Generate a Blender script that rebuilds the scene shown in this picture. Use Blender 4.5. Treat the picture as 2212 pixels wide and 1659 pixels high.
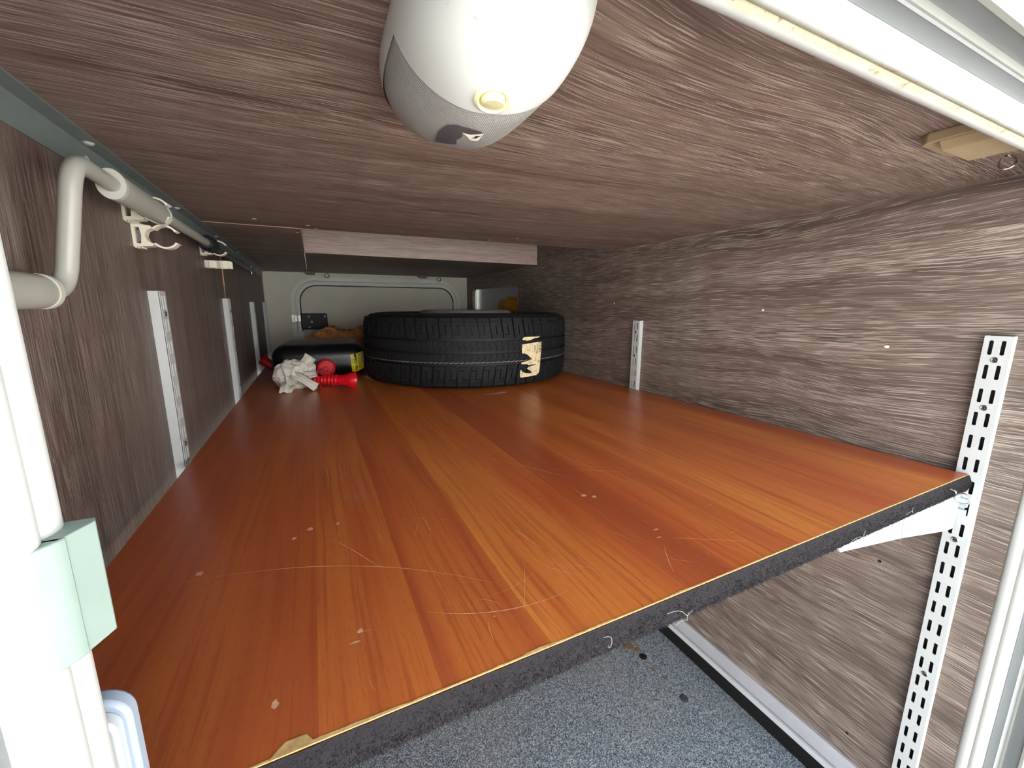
import bpy, bmesh, math, random
from mathutils import Vector, Matrix, noise
random.seed(7)
PI = math.pi
SC = bpy.context.scene
COL = SC.collection
for o in list(bpy.data.objects): bpy.data.objects.remove(o)

# ------------------------------------------------------------------ camera, world, light, exposure
cam = bpy.data.cameras.new('camera'); camo = bpy.data.objects.new('camera', cam); COL.objects.link(camo)
cam.sensor_fit = 'HORIZONTAL'; cam.sensor_width = 36.0; cam.lens = 878.63/2212*36.0
cam.clip_start = 0.005; cam.clip_end = 200
def cam_axes(yaw, pitch, roll):
    B = Matrix(((1,0,0),(0,0,-1),(0,1,0)))
    Rz = Matrix(((math.cos(yaw),-math.sin(yaw),0),(math.sin(yaw),math.cos(yaw),0),(0,0,1)))
    Rx = Matrix(((1,0,0),(0,math.cos(pitch),-math.sin(pitch)),(0,math.sin(pitch),math.cos(pitch))))
    Rr = Matrix(((math.cos(roll),-math.sin(roll),0),(math.sin(roll),math.cos(roll),0),(0,0,1)))
    return Rr @ Rx @ B @ Rz
CM = cam_axes(0.449183482, 0.186176684, 0.00231348956)
rt, dn, fw = Vector(CM[0]), Vector(CM[1]), Vector(CM[2])
camo.matrix_world = Matrix(((rt.x,-dn.x,-fw.x,0.0),(rt.y,-dn.y,-fw.y,0.0),(rt.z,-dn.z,-fw.z,0.872),(0,0,0,1)))
SC.camera = camo

W = bpy.data.worlds.new('world'); SC.world = W; W.use_nodes = True
bg = W.node_tree.nodes['Background']; bg.inputs[0].default_value = (0.72, 0.86, 1.0, 1); bg.inputs[1].default_value = 1.9
sun = bpy.data.lights.new('sun', 'SUN'); sun.energy = 42.0; sun.angle = 0.02; sun.color = (1.0, 0.985, 0.96)
suno = bpy.data.objects.new('sun', sun); COL.objects.link(suno); suno.location = (1, 3, 6)
suno.rotation_euler = Vector((-0.30, -0.65, -0.85)).to_track_quat('-Z', 'Y').to_euler()   # stands behind the vehicle: lights the ground outside
SC.view_settings.view_transform = 'Standard'; SC.view_settings.look = 'None'
SC.view_settings.exposure = 0.2; SC.view_settings.gamma = 1.0
SC.view_settings.use_curve_mapping = False

# ------------------------------------------------------------------ materials
def lin(r, g, b):
    f = lambda c: (c/255/12.92) if c/255 <= 0.04045 else ((c/255+0.055)/1.055)**2.4
    return (f(r), f(g), f(b), 1)
class N:
    """tiny node-graph helper"""
    def __init__(s, name):
        s.m = bpy.data.materials.new(name); s.m.use_nodes = True; s.t = s.m.node_tree
        s.b = s.t.nodes['Principled BSDF']
    def n(s, t, **k):
        x = s.t.nodes.new(t)
        for a, v in k.items(): setattr(x, a, v)
        return x
    def l(s, a, b): s.t.links.new(a, b)
    def put(s, sock, v):
        if hasattr(v, 'is_output') or isinstance(v, bpy.types.NodeSocket): s.l(v, sock)
        else: sock.default_value = v
    def math(s, op, a, b=0.0, c=0.0):
        x = s.n('ShaderNodeMath', operation=op); s.put(x.inputs[0], a); s.put(x.inputs[1], b); s.put(x.inputs[2], c); return x.outputs[0]
    def xyz(s):
        c = s.n('ShaderNodeTexCoord'); x = s.n('ShaderNodeSeparateXYZ'); s.l(c.outputs['Object'], x.inputs[0]); s.obj = c.outputs['Object']
        return x.outputs
    def vec(s, a, b, c):
        x = s.n('ShaderNodeCombineXYZ'); s.put(x.inputs[0], a); s.put(x.inputs[1], b); s.put(x.inputs[2], c); return x.outputs[0]
    def noise(s, v, scale=1.0, detail=2.0, rough=0.5, col=False, dist=0.0):
        x = s.n('ShaderNodeTexNoise'); s.put(x.inputs['Vector'], v); x.inputs['Scale'].default_value = scale
        x.inputs['Detail'].default_value = detail; x.inputs['Roughness'].default_value = rough; x.inputs['Distortion'].default_value = dist
        return x.outputs[1 if col else 0]
    def ramp(s, f, stops, interp='LINEAR'):
        x = s.n('ShaderNodeValToRGB'); s.put(x.inputs[0], f); r = x.color_ramp; r.interpolation = interp
        while len(r.elements) < len(stops): r.elements.new(0.5)
        for e, (p, c) in zip(r.elements, stops): e.position = p; e.color = c if len(c) == 4 else (*c, 1)
        return x.outputs[0]
    def mix(s, f, a, b, mode='MIX'):
        x = s.n('ShaderNodeMix', data_type='RGBA', blend_type=mode); s.put(x.inputs[0], f); s.put(x.inputs[6], a); s.put(x.inputs[7], b); return x.outputs[2]
    def bump(s, h, strength=0.2, dist=0.001):
        x = s.n('ShaderNodeBump'); x.inputs['Strength'].default_value = strength; x.inputs['Distance'].default_value = dist
        s.put(x.inputs['Height'], h); s.l(x.outputs[0], s.b.inputs['Normal'])
    def fin(s, col, rough=0.5, metal=0.0, spec=0.5):
        s.put(s.b.inputs['Base Color'], col); s.put(s.b.inputs['Roughness'], rough); s.b.inputs['Metallic'].default_value = metal
        s.b.inputs['Specular IOR Level'].default_value = spec
        return s.m
g = lambda v: (v, v, v, 1)

def plain(name, rgb, rough=0.45, metal=0.0, var=0.06, scale=40.0, spec=0.5, bumpk=0.0):
    k = N(name); p = k.xyz(); n = k.noise(k.obj, scale, 3)
    c = lin(*rgb) if max(rgb) > 1 else (*rgb, 1)
    a = tuple(x*(1-var) for x in c[:3]) + (1,); b = tuple(min(1, x*(1+var)) for x in c[:3]) + (1,)
    col = k.ramp(n, [(0.3, a), (0.7, b)])
    if bumpk: k.bump(k.noise(k.obj, 900, 2), bumpk, 0.0005)
    return k.fin(col, rough, metal, spec)

def wood(name, along, across, third, dark, mid, light, streak=0.75, scale=1.0, wav=1.0, rough=0.5, off=0.0):
    """limed oak laminate: brown ground, pale broken pore lines running along the grain"""
    k = N(name); p = k.xyz()
    A = k.math('ADD', p[along], off); C = p[across]; T = k.math('MULTIPLY', p[third], 0.6)
    C = k.math('ADD', C, T)
    # slow waviness and cathedral bends of the grain
    w1 = k.noise(k.vec(k.math('MULTIPLY', A, 1.1), k.math('MULTIPLY', C, 1.9), 3.1+off), 1, 2, 0.5)
    w2 = k.noise(k.vec(k.math('MULTIPLY', A, 4.0), k.math('MULTIPLY', C, 7.0), 7.7+off), 1, 1, 0.5)
    w3 = k.noise(k.vec(k.math('MULTIPLY', A, 140.0), k.math('MULTIPLY', C, 60.0), 1.7), 1, 2, 0.6)
    Cw = k.math('ADD', C, k.math('MULTIPLY', k.math('SUBTRACT', w1, 0.5), 0.11*wav))
    Cw = k.math('ADD', Cw, k.math('MULTIPLY', k.math('SUBTRACT', w2, 0.5), 0.026*wav))
    Cw = k.math('ADD', Cw, k.math('MULTIPLY', k.math('SUBTRACT', w3, 0.5), 0.0013))
    s = scale
    base = k.noise(k.vec(k.math('MULTIPLY', A, 1.6*s), k.math('MULTIPLY', Cw, 38*s), 0.3), 1, 3, 0.6)
    fine = k.noise(k.vec(k.math('MULTIPLY', A, 9*s), k.math('MULTIPLY', Cw, 700*s), 5.3), 1, 2, 0.6)
    pore = k.noise(k.vec(k.math('MULTIPLY', A, 17*s), k.math('MULTIPLY', Cw, 880*s), 9.1), 1, 1.0, 0.5)
    region = k.noise(k.vec(k.math('MULTIPLY', A, 1.1*s), k.math('MULTIPLY', Cw, 22*s), 2.2), 1, 2, 0.6)
    col = k.ramp(base, [(0.30, lin(*dark)), (0.52, lin(*mid)), (0.72, tuple(0.86*a+0.14*b for a, b in zip(lin(*mid), lin(*light))))])
    col = k.mix(k.ramp(fine, [(0.42, g(0.6)), (0.52, g(0.0))]), col, lin(*[c*0.80 for c in dark]))
    thr = k.math('SUBTRACT', pore, k.math('MULTIPLY', k.math('SUBTRACT', region, 0.5), -0.32))
    pm = k.ramp(thr, [(0.572, g(0)), (0.606, g(streak))])
    col = k.mix(pm, col, lin(*light))
    k.bump(k.math('SUBTRACT', 0.5, k.math('MULTIPLY', pm, 0.5)), 0.25, 0.0006)
    return k.fin(col, rough, 0, 0.4)

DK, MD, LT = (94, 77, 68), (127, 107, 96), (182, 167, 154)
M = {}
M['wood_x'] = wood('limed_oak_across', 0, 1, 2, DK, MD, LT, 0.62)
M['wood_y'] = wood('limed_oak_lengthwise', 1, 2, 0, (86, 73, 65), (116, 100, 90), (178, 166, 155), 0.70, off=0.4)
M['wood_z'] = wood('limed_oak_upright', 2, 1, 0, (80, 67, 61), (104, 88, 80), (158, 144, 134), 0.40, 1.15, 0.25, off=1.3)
M['wood_pale'] = wood('pale_oak_riser', 0, 2, 1, (156, 134, 124), (182, 160, 149), (202, 184, 174), 0.35, 1.3, 0.4)
M['raw_edge'] = plain('raw_particleboard', (206, 184, 156), 0.8, 0, 0.12, 300)
M['raw_yellow'] = plain('raw_poplar_edge', (196, 158, 102), 0.8, 0, 0.2, 250)

def shelf_mat():
    k = N('cherry_laminate'); p = k.xyz(); X, Y = p[0], p[1]
    wob = k.noise(k.vec(k.math('MULTIPLY', X, 4.0), k.math('MULTIPLY', Y, 1.4), 0.0), 1, 2)
    Xw = k.math('ADD', X, k.math('MULTIPLY', k.math('SUBTRACT', wob, 0.5), 0.055))
    v = k.n('ShaderNodeTexVoronoi', voronoi_dimensions='1D'); v.inputs['Scale'].default_value = 15.0; v.inputs['Randomness'].default_value = 0.75
    k.l(X, v.inputs['W']); sp = k.n('ShaderNodeSeparateColor'); k.l(v.outputs['Color'], sp.inputs[0])
    band = k.noise(k.vec(k.math('MULTIPLY', Xw, 26), k.math('MULTIPLY', Y, 0.9), sp.outputs[1]), 1, 3, 0.55)
    grain = k.noise(k.vec(k.math('MULTIPLY', Xw, 210), k.math('MULTIPLY', Y, 5.0), k.math('MULTIPLY', sp.outputs[2], 9.0)), 1, 3, 0.6)
    redb = k.noise(k.vec(k.math('MULTIPLY', Xw, 15), k.math('MULTIPLY', Y, 1.5), k.math('MULTIPLY', sp.outputs[1], 5.0)), 1, 3, 0.6)
    fleck = k.noise(k.vec(k.math('MULTIPLY', X, 900), k.math('MULTIPLY', Y, 90), 4.0), 1, 1)
    t = k.math('ADD', k.math('MULTIPLY', sp.outputs[0], 0.40), k.math('MULTIPLY', band, 0.78))
    col = k.ramp(t, [(0.28, lin(166, 78, 42)), (0.48, lin(184, 93, 46)), (0.66, lin(200, 110, 50)), (0.90, lin(214, 128, 57))])
    col = k.mix(k.ramp(grain, [(0.36, g(0.55)), (0.50, g(0))]), col, lin(158, 70, 38))
    col = k.mix(k.ramp(fleck, [(0.30, g(0.25)), (0.42, g(0))]), col, lin(132, 58, 34))
    col = k.mix(k.ramp(redb, [(0.54, g(0)), (0.68, g(0.55))]), col, lin(172, 66, 36))
    dust = k.noise(k.vec(k.math('MULTIPLY', X, 9), k.math('MULTIPLY', Y, 9), 2.0), 1, 4, 0.7)
    col = k.mix(k.ramp(dust, [(0.62, g(0)), (0.85, g(0.16))]), col, lin(214, 180, 160))
    rough = k.math('ADD', 0.27, k.math('MULTIPLY', dust, 0.12))
    k.bump(k.noise(k.obj, 700, 2), 0.06, 0.0004)
    return k.fin(col, rough, 0, 0.5)
M['shelf'] = shelf_mat()

def floor_mat():
    k = N('speckled_vinyl'); p = k.xyz()
    v = k.n('ShaderNodeTexVoronoi'); v.inputs['Scale'].default_value = 620; k.l(k.obj, v.inputs['Vector'])
    sp = k.n('ShaderNodeSeparateColor'); k.l(v.outputs['Color'], sp.inputs[0])
    n = k.noise(k.obj, 420, 2, 0.6)
    t = k.math('ADD', k.math('MULTIPLY', sp.outputs[0], 0.65), k.math('MULTIPLY', n, 0.4))
    col = k.ramp(t, [(0.24, lin(46, 55, 64)), (0.40, lin(98, 113, 124)), (0.60, lin(134, 149, 158)), (0.82, lin(196, 206, 212))])
    big = k.noise(k.obj, 6, 3)
    col = k.mix(k.ramp(big, [(0.45, g(0)), (0.75, g(0.25))]), col, lin(150, 150, 140))
    nz = k.noise(k.obj, 160, 3, 0.6)
    for (x, y, r) in ((0.680, 0.696, 0.020), (0.690, 0.680, 0.012), (0.683, 0.617, 0.0085), (0.693, 0.587, 0.0065), (0.662, 0.70, 0.008)):
        dx = k.math('SUBTRACT', p[0], x); dy = k.math('SUBTRACT', p[1], y)
        d = k.math('SQRT', k.math('ADD', k.math('MULTIPLY', dx, dx), k.math('MULTIPLY', dy, dy)))
        d = k.math('ADD', k.math('DIVIDE', d, r), k.math('MULTIPLY', k.math('SUBTRACT', nz, 0.5), 2.4))
        col = k.mix(k.ramp(d, [(0.62, g(0.85)), (0.75, g(0))]), col, lin(122, 86, 44))
    k.bump(n, 0.15, 0.0005)
    return k.fin(col, 0.42, 0, 0.5)
M['floor'] = floor_mat()

M['track'] = plain('white_lacquered_steel', (186, 188, 187), 0.35, 0, 0.03)
M['bracket'] = plain('white_bracket_steel', (164, 169, 172), 0.4, 0, 0.03)
M['screw'] = plain('screw_steel', (150, 146, 140), 0.32, 1.0, 0.12, 600)
M['screw_pale'] = plain('zinc_screw', (186, 188, 186), 0.4, 0.25, 0.05)
M['chrome'] = plain('bright_wire', (190, 190, 186), 0.2, 1.0, 0.05)
M['slot_dark'] = plain('black_recess', (14, 13, 13), 0.7)
M['seal'] = None
def seal_mat():
    k = N('white_rubber_seal'); p = k.xyz()
    d = k.math('ABSOLUTE', k.math('SUBTRACT', p[1], 0.1425))
    n = k.noise(k.obj, 34, 4, 0.7); n2 = k.noise(k.obj, 170, 3, 0.7)
    grime = k.math('ADD', k.math('MULTIPLY', d, 250.0), k.math('MULTIPLY', k.math('SUBTRACT', n, 0.5), -1.3))
    topm = k.ramp(p[2], [(0.0, g(0)), (1.0, g(1))], 'LINEAR'); topm = k.math('MULTIPLY_ADD', k.math('GREATER_THAN', p[2], 0.99), 0.8, 0.2)
    col = k.mix(k.math('MULTIPLY', k.ramp(k.math('MULTIPLY', grime, 0.80), [(0.0, g(0.85)), (0.45, g(0.5)), (0.85, g(0))]), topm), lin(190, 190, 185), lin(150, 143, 100))
    sp = k.math('MULTIPLY', k.math('MULTIPLY', k.ramp(n2, [(0.58, g(0)), (0.66, g(0.9))]), topm), k.ramp(k.math('MULTIPLY', grime, 0.8), [(0.0, g(1)), (0.75, g(0))]))
    col = k.mix(sp, col, lin(112, 84, 50))
    return k.fin(col, 0.5, 0, 0.4)
M['seal'] = seal_mat()
M['frame_grey'] = plain('grey_painted_aluminium', (116, 119, 119), 0.45, 0, 0.04, 18)
M['frame_cream'] = plain('cream_painted_aluminium', (138, 139, 131), 0.45, 0, 0.03, 18)
M['body_white'] = plain('white_vehicle_skin', (236, 238, 238), 0.35, 0, 0.02, 5)
M['bounce_white'] = plain('white_bounce_wall', (226, 227, 226), 0.9, 0, 0.05, 3)  # used only on the added bounce wall outside
M['ground'] = plain('pale_concrete', (186, 185, 182), 0.9, 0, 0.12, 6)
M['angle'] = plain('dark_grey_anodised_angle', (112, 122, 120), 0.42, 0.1, 0.08, 30)
M['crank'] = plain('grey_beige_painted_tube', (160, 160, 150), 0.38, 0, 0.04, 25)
M['crank_edge'] = plain('pale_plastic_sleeve', (186, 184, 172), 0.4, 0, 0.04, 25)
M['rod_dark'] = plain('dark_steel_rod', (70, 66, 62), 0.35, 0.6, 0.08)
M['black_pl'] = plain('black_plastic', (7, 8, 11), 0.55, 0, 0.1, 60)
M['clip'] = plain('cream_plastic_clip', (216, 211, 192), 0.42, 0, 0.05, 40)
M['lamp_white'] = None
def lamp_mat():
    k = N('white_lamp_plastic'); p = k.xyz()
    n = k.noise(k.obj, 140, 3, 0.6); n2 = k.noise(k.obj, 34, 2)
    s = k.math('MULTIPLY', k.ramp(n, [(0.66, g(0)), (0.72, g(0.5))]), k.ramp(n2, [(0.5, g(0)), (0.62, g(1))]))
    col = k.mix(s, lin(192, 192, 187), lin(130, 128, 122))
    return k.fin(col, 0.38, 0, 0.5)
M['lamp_white'] = lamp_mat()
def lens_mat():
    k = N('prismatic_clear_lens'); p = k.xyz()
    sn = lambda v, f: k.math('SINE', k.math('MULTIPLY', v, f))
    u = sn(k.math('ADD', p[0], p[2]), 2900.0); w = sn(k.math('SUBTRACT', p[1], k.math('MULTIPLY', p[0], 0.3)), 2900.0)
    h = k.math('MULTIPLY', u, w)
    k.bump(h, 0.22, 0.0004)
    col = k.ramp(k.math('ADD', k.math('MULTIPLY', h, 0.5), 0.5), [(0.1, lin(142, 140, 136)), (0.9, lin(176, 174, 169))])
    m = k.fin(col, 0.28, 0, 0.5)
    k.b.inputs['Transmission Weight'].default_value = 0.08
    return m
M['lens'] = lens_mat()
M['switch'] = plain('yellowed_switch_plastic', (226, 216, 168), 0.4, 0, 0.06, 80)
M['chrome_label'] = plain('silver_foil_label', (112, 110, 114), 0.3, 0.5, 0.15, 120)
M['white_label'] = plain('white_paper_label', (238, 232, 214), 0.6, 0, 0.05, 120)
M['ink'] = plain('black_ink', (20, 20, 20), 0.6)
M['beige'] = plain('beige_plastic_catch', (152, 131, 100), 0.5, 0, 0.06, 120)
M['brown_pl'] = plain('brown_plastic_catch', (116, 98, 82), 0.5, 0, 0.06, 120)
M['green_grey'] = plain('grey_green_plastic', (128, 143, 134), 0.45, 0, 0.05, 60)
M['blue_white'] = plain('bluish_white_plastic', (150, 160, 174), 0.4, 0, 0.03, 30)
M['white_pl'] = plain('white_plastic', (186, 191, 196), 0.4, 0, 0.03, 30)
M['cream_wall'] = plain('cream_back_panel', (220, 215, 198), 0.6, 0, 0.03, 14)
M['cream_frame'] = plain('cream_hatch_frame', (238, 236, 228), 0.45, 0, 0.03, 14)
M['gap'] = plain('black_rubber_gap', (10, 10, 11), 0.7)
M['baseboard'] = plain('lilac_grey_profile', (186, 186, 192), 0.4, 0.1, 0.04, 20)
M['baseboard_w'] = plain('white_profile_edge', (216, 222, 222), 0.4, 0.1, 0.03, 20)
M['carpet'] = plain('charcoal_felt', (38, 35, 37), 0.95, 0, 0.3, 900, 0.1)
M['hair'] = plain('pale_hair', (150, 146, 140), 0.6)
M['scratch'] = plain('scratched_laminate', (230, 164, 116), 0.6, 0, 0.2, 200)
M['scuff'] = plain('dusty_scuff', (216, 160, 124), 0.9, 0, 0.2, 200)
M['rubber'] = plain('tyre_rubber', (12, 13, 15), 0.62, 0, 0.25, 60, 0.4)
M['rubber_tread'] = plain('tread_rubber', (19, 19, 22), 0.75, 0, 0.3, 45, 0.35)
M['rim'] = plain('steel_wheel_grey', (150, 146, 148), 0.45, 0.2, 0.06)
M['tyre_label'] = None
def tlabel():
    k = N('worn_tyre_label'); p = k.xyz()
    n = k.noise(k.obj, 90, 4, 0.7)
    col = k.ramp(n, [(0.36, lin(166, 138, 92)), (0.46, lin(222, 202, 160)), (0.7, lin(240, 228, 196))])
    return k.fin(col, 0.6)
M['tyre_label'] = tlabel()
M['paint_white'] = plain('white_marking_paint', (176, 174, 168), 0.7)
M['can'] = plain('black_polyethylene', (12, 13, 17), 0.36, 0, 0.1, 30)
M['red'] = plain('red_plastic', (206, 12, 30), 0.34, 0, 0.06, 40)
M['red_dark'] = plain('deep_red_plastic', (176, 10, 30), 0.4, 0, 0.06, 40)
M['yellow'] = plain('yellow_label', (226, 210, 24), 0.5, 0, 0.06, 60)
M['ochre_label'] = plain('ochre_label_band', (190, 160, 24), 0.5, 0, 0.1, 120)
M['grey_label'] = plain('grey_label_band', (150, 146, 132), 0.5, 0, 0.15, 120)
M['cloth'] = plain('off_white_crumpled_film', (212, 206, 196), 0.55, 0, 0.06, 60)
def rampmat():
    k = N('weathered_orange_plastic'); k.xyz()
    n = k.noise(k.obj, 28, 5, 0.75)
    col = k.ramp(n, [(0.34, lin(92, 50, 16)), (0.5, lin(178, 104, 24)), (0.7, lin(208, 132, 40))])
    return k.fin(col, 0.6)
M['ramp'] = rampmat()
M['ochre'] = plain('ochre_rubberised_cloth', (196, 138, 18), 0.6, 0, 0.15, 50)
M['niche'] = plain('pale_grey_void_lining', (214, 218, 218), 0.6, 0, 0.02)
M['paper'] = plain('grey_paper_scrap', (150, 146, 138), 0.8)
M['rust_spot'] = plain('dark_plug', (62, 68, 74), 0.5)

# ------------------------------------------------------------------ geometry helpers
def obj(name, bm, mat, parent=None, smooth=35, bevel=0.0, tri=False):
    bmesh.ops.recalc_face_normals(bm, faces=bm.faces)
    me = bpy.data.meshes.new(name); bm.to_mesh(me); bm.free()
    for m in (mat if isinstance(mat, (list, tuple)) else [mat]): me.materials.append(m)
    if smooth:
        me.polygons.foreach_set('use_smooth', [True]*len(me.polygons)); me.set_sharp_from_angle(angle=math.radians(smooth))
    o = bpy.data.objects.new(name, me); COL.objects.link(o)
    if parent is not None: o.parent = parent
    if bevel:
        b = o.modifiers.new('bevel', 'BEVEL'); b.width = bevel; b.segments = 2; b.limit_method = 'ANGLE'
    return o
def empty(name, label, cat, loc=(0,0,0), rot=(0,0,0), group=None):
    o = bpy.data.objects.new(name, None); COL.objects.link(o); o.location = loc; o.rotation_euler = rot
    o.empty_display_size = 0.02; o['label'] = label; o['category'] = cat
    if group: o['group'] = group
    return o
def tag(o, label, cat, group=None):
    o['label'] = label; o['category'] = cat
    if group: o['group'] = group
    return o
def struct(o, label=None):
    o['kind'] = 'structure'
    if label: o['label'] = label
    return o
def box(bm, x0, x1, y0, y1, z0, z1, mi=0):
    v = [bm.verts.new(p) for p in ((x0,y0,z0),(x1,y0,z0),(x1,y1,z0),(x0,y1,z0),(x0,y0,z1),(x1,y0,z1),(x1,y1,z1),(x0,y1,z1))]
    for f in ((0,1,2,3),(4,5,6,7),(0,1,5,4),(1,2,6,5),(2,3,7,6),(3,0,4,7)):
        bm.faces.new([v[i] for i in f]).material_index = mi
    return v
def boxo(name, d, mat, parent=None, bevel=0.0):
    bm = bmesh.new(); box(bm, *d); return obj(name, bm, mat, parent, 35, bevel)
def prism(bm, poly, fn, a, b, mi=0):
    """extrude 2-D polygon between parameters a and b; fn(u, v, t) -> 3-D point"""
    A = [bm.verts.new(fn(u, v, a)) for u, v in poly]; B = [bm.verts.new(fn(u, v, b)) for u, v in poly]
    bm.faces.new(A).material_index = mi; bm.faces.new(B[::-1]).material_index = mi
    n = len(poly)
    for i in range(n): bm.faces.new((A[i], A[(i+1) % n], B[(i+1) % n], B[i])).material_index = mi
def frames(pts):
    pts = [Vector(p) for p in pts]; T = []
    for i in range(len(pts)):
        a = pts[max(i-1, 0)]; b = pts[min(i+1, len(pts)-1)]; T.append((b-a).normalized())
    up = Vector((0,0,1)) if abs(T[0].z) < 0.9 else Vector((1,0,0))
    Nn = (up - T[0]*up.dot(T[0])).normalized(); R = [(Nn, T[0].cross(Nn))]
    for i in range(1, len(pts)):
        Nn = (Nn - T[i]*Nn.dot(T[i])).normalized(); R.append((Nn, T[i].cross(Nn)))
    return pts, T, R
def tube(bm, pts, r, seg=14, closed=False, caps=True, sx=1.0, mi=0):
    pts, T, R = frames(pts); rings = []
    for i, p in enumerate(pts):
        rr = r[i] if isinstance(r, (list, tuple)) else r
        rings.append([bm.verts.new(p + (R[i][0]*math.cos(2*PI*k/seg)*rr + R[i][1]*math.sin(2*PI*k/seg)*rr*sx)) for k in range(seg)])
    n = len(rings)
    for i in range(n if closed else n-1):
        a, b = rings[i], rings[(i+1) % n]
        for k in range(seg): bm.faces.new((a[k], a[(k+1) % seg], b[(k+1) % seg], b[k])).material_index = mi
    if caps and not closed:
        bm.faces.new(rings[0][::-1]).material_index = mi; bm.faces.new(rings[-1]).material_index = mi
def fillet(pts, r, n=7):
    pts = [Vector(p) for p in pts]; out = [pts[0]]
    for i in range(1, len(pts)-1):
        p = pts[i]; a = (pts[i-1]-p); b = (pts[i+1]-p); rr = min(r, a.length*0.49, b.length*0.49)
        A = p + a.normalized()*rr; B = p + b.normalized()*rr
        for k in range(n+1):
            t = k/n; out.append(A*(1-t)**2 + p*2*t*(1-t) + B*t*t)
    out.append(pts[-1]); return out
def lathe(bm, prof, seg, fn, closed=False, mi=0):
    """prof: (r, h); fn(x, y, h) -> 3-D"""
    rings = []
    for r, h in prof:
        if r < 1e-7: rings.append([bm.verts.new(fn(0, 0, h))])
        else: rings.append([bm.verts.new(fn(r*math.cos(2*PI*k/seg), r*math.sin(2*PI*k/seg), h)) for k in range(seg)])
    m = len(rings)
    for i in range(m if closed else m-1):
        a, b = rings[i], rings[(i+1) % m]
        for k in range(seg):
            k2 = (k+1) % seg
            if len(a) == 1 and len(b) == 1: continue
            if len(a) == 1: f = (a[0], b[k2], b[k])
            elif len(b) == 1: f = (a[k], a[k2], b[0])
            else: f = (a[k], a[k2], b[k2], b[k])
            bm.faces.new(f).material_index = mi
def rrect(x0, x1, z0, z1, r, n=8):
    out = []
    for cx, cz, a0 in ((x1-r, z1-r, 0), (x0+r, z1-r, PI/2), (x0+r, z0+r, PI), (x1-r, z0+r, 1.5*PI)):
        for k in range(n+1):
            a = a0 + PI/2*k/n; out.append((cx+r*math.cos(a), cz+r*math.sin(a)))
    return out
def sweep_rect(bm, rect, r, prof, n=10, mis=None):
    """closed profile (inward n, y) swept round a rounded rectangle in the x-z plane"""
    x0, x1, z0, z1 = rect; path = []
    for cx, cz, a0 in ((x1-r, z1-r, 0), (x0+r, z1-r, PI/2), (x0+r, z0+r, PI), (x1-r, z0+r, 1.5*PI)):
        for k in range(n+1):
            a = a0 + PI/2*k/n; path.append((cx, cz, math.cos(a), math.sin(a)))
    rings = []
    for cx, cz, c, s in path:
        rings.append([bm.verts.new((cx + c*(r-q), y, cz + s*(r-q))) for q, y in prof])
    m = len(prof)
    for i in range(len(rings)):
        a, b = rings[i], rings[(i+1) % len(rings)]
        for k in range(m):
            f = bm.faces.new((a[k], a[(k+1) % m], b[(k+1) % m], b[k]))
            if mis: f.material_index = mis[k]
def plate(bm, outer, holes, fn, a, b, mi=0):
    """flat plate with holes: filled both sides, walls round every loop"""
    t = bmesh.new(); loops = []
    for lp in [outer]+holes:
        vs = [t.verts.new((u, v, 0)) for u, v in lp]; loops.append(vs)
        for i in range(len(vs)): t.edges.new((vs[i], vs[(i+1) % len(vs)]))
    bmesh.ops.triangle_fill(t, edges=t.edges[:], use_beauty=True, use_dissolve=False, normal=(0,0,1))
    t.verts.index_update(); t.verts.ensure_lookup_table()
    A = [bm.verts.new(fn(v.co.x, v.co.y, a)) for v in t.verts]; B = [bm.verts.new(fn(v.co.x, v.co.y, b)) for v in t.verts]
    for f in t.faces:
        ids = [v.index for v in f.verts]
        bm.faces.new([A[i] for i in ids]).material_index = mi; bm.faces.new([B[i] for i in ids[::-1]]).material_index = mi
    for vs in loops:
        ids = [v.index for v in vs]
        for i in range(len(ids)):
            p, q = ids[i], ids[(i+1) % len(ids)]
            bm.faces.new((A[p], A[q], B[q], B[p])).material_index = mi
    t.free()
def screw_bm(r=0.0042, h=0.0012):
    """countersunk cross-head screw, axis +z"""
    bm = bmesh.new(); seg = 16
    lathe(bm, [(0, -0.0006), (r*0.25, -0.0006), (r*0.45, h*0.55), (r*0.8, h*0.8), (r, 0.0), (r, -0.001)], seg, lambda x, y, z: (x, y, z))
    for a in (0, PI/2):
        c, s = math.cos(a+0.5), math.sin(a+0.5); L, w = r*0.55, r*0.12
        q = [(L, -w), (L, w), (-L, w), (-L, -w)]
        prism(bm, [(u*c-v*s, u*s+v*c) for u, v in q], lambda u, v, t: (u, v, t), h*0.9, h*1.0, 1)
    return bm
def text_obj(name, s, size, mat, parent, mw, bold=0.0, ext=0.0001):
    cu = bpy.data.curves.new(name, 'FONT'); cu.body = s; cu.size = size; cu.extrude = ext; cu.align_x = 'CENTER'; cu.align_y = 'CENTER'; cu.offset = bold
    t = bpy.data.objects.new(name, cu); COL.objects.link(t)
    bpy.context.view_layer.update()
    me = bpy.data.meshes.new_from_object(t.evaluated_get(bpy.context.evaluated_depsgraph_get()))
    bpy.data.objects.remove(t); me.materials.clear(); me.materials.append(mat)
    me.transform(mw)
    o = bpy.data.objects.new(name, me); COL.objects.link(o); o.parent = parent
    return o

XL, XR, ZC, YB = -0.200, 0.80, 1.035, 2.256
YO = 0.155                      # inner face of the opening frame
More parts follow.
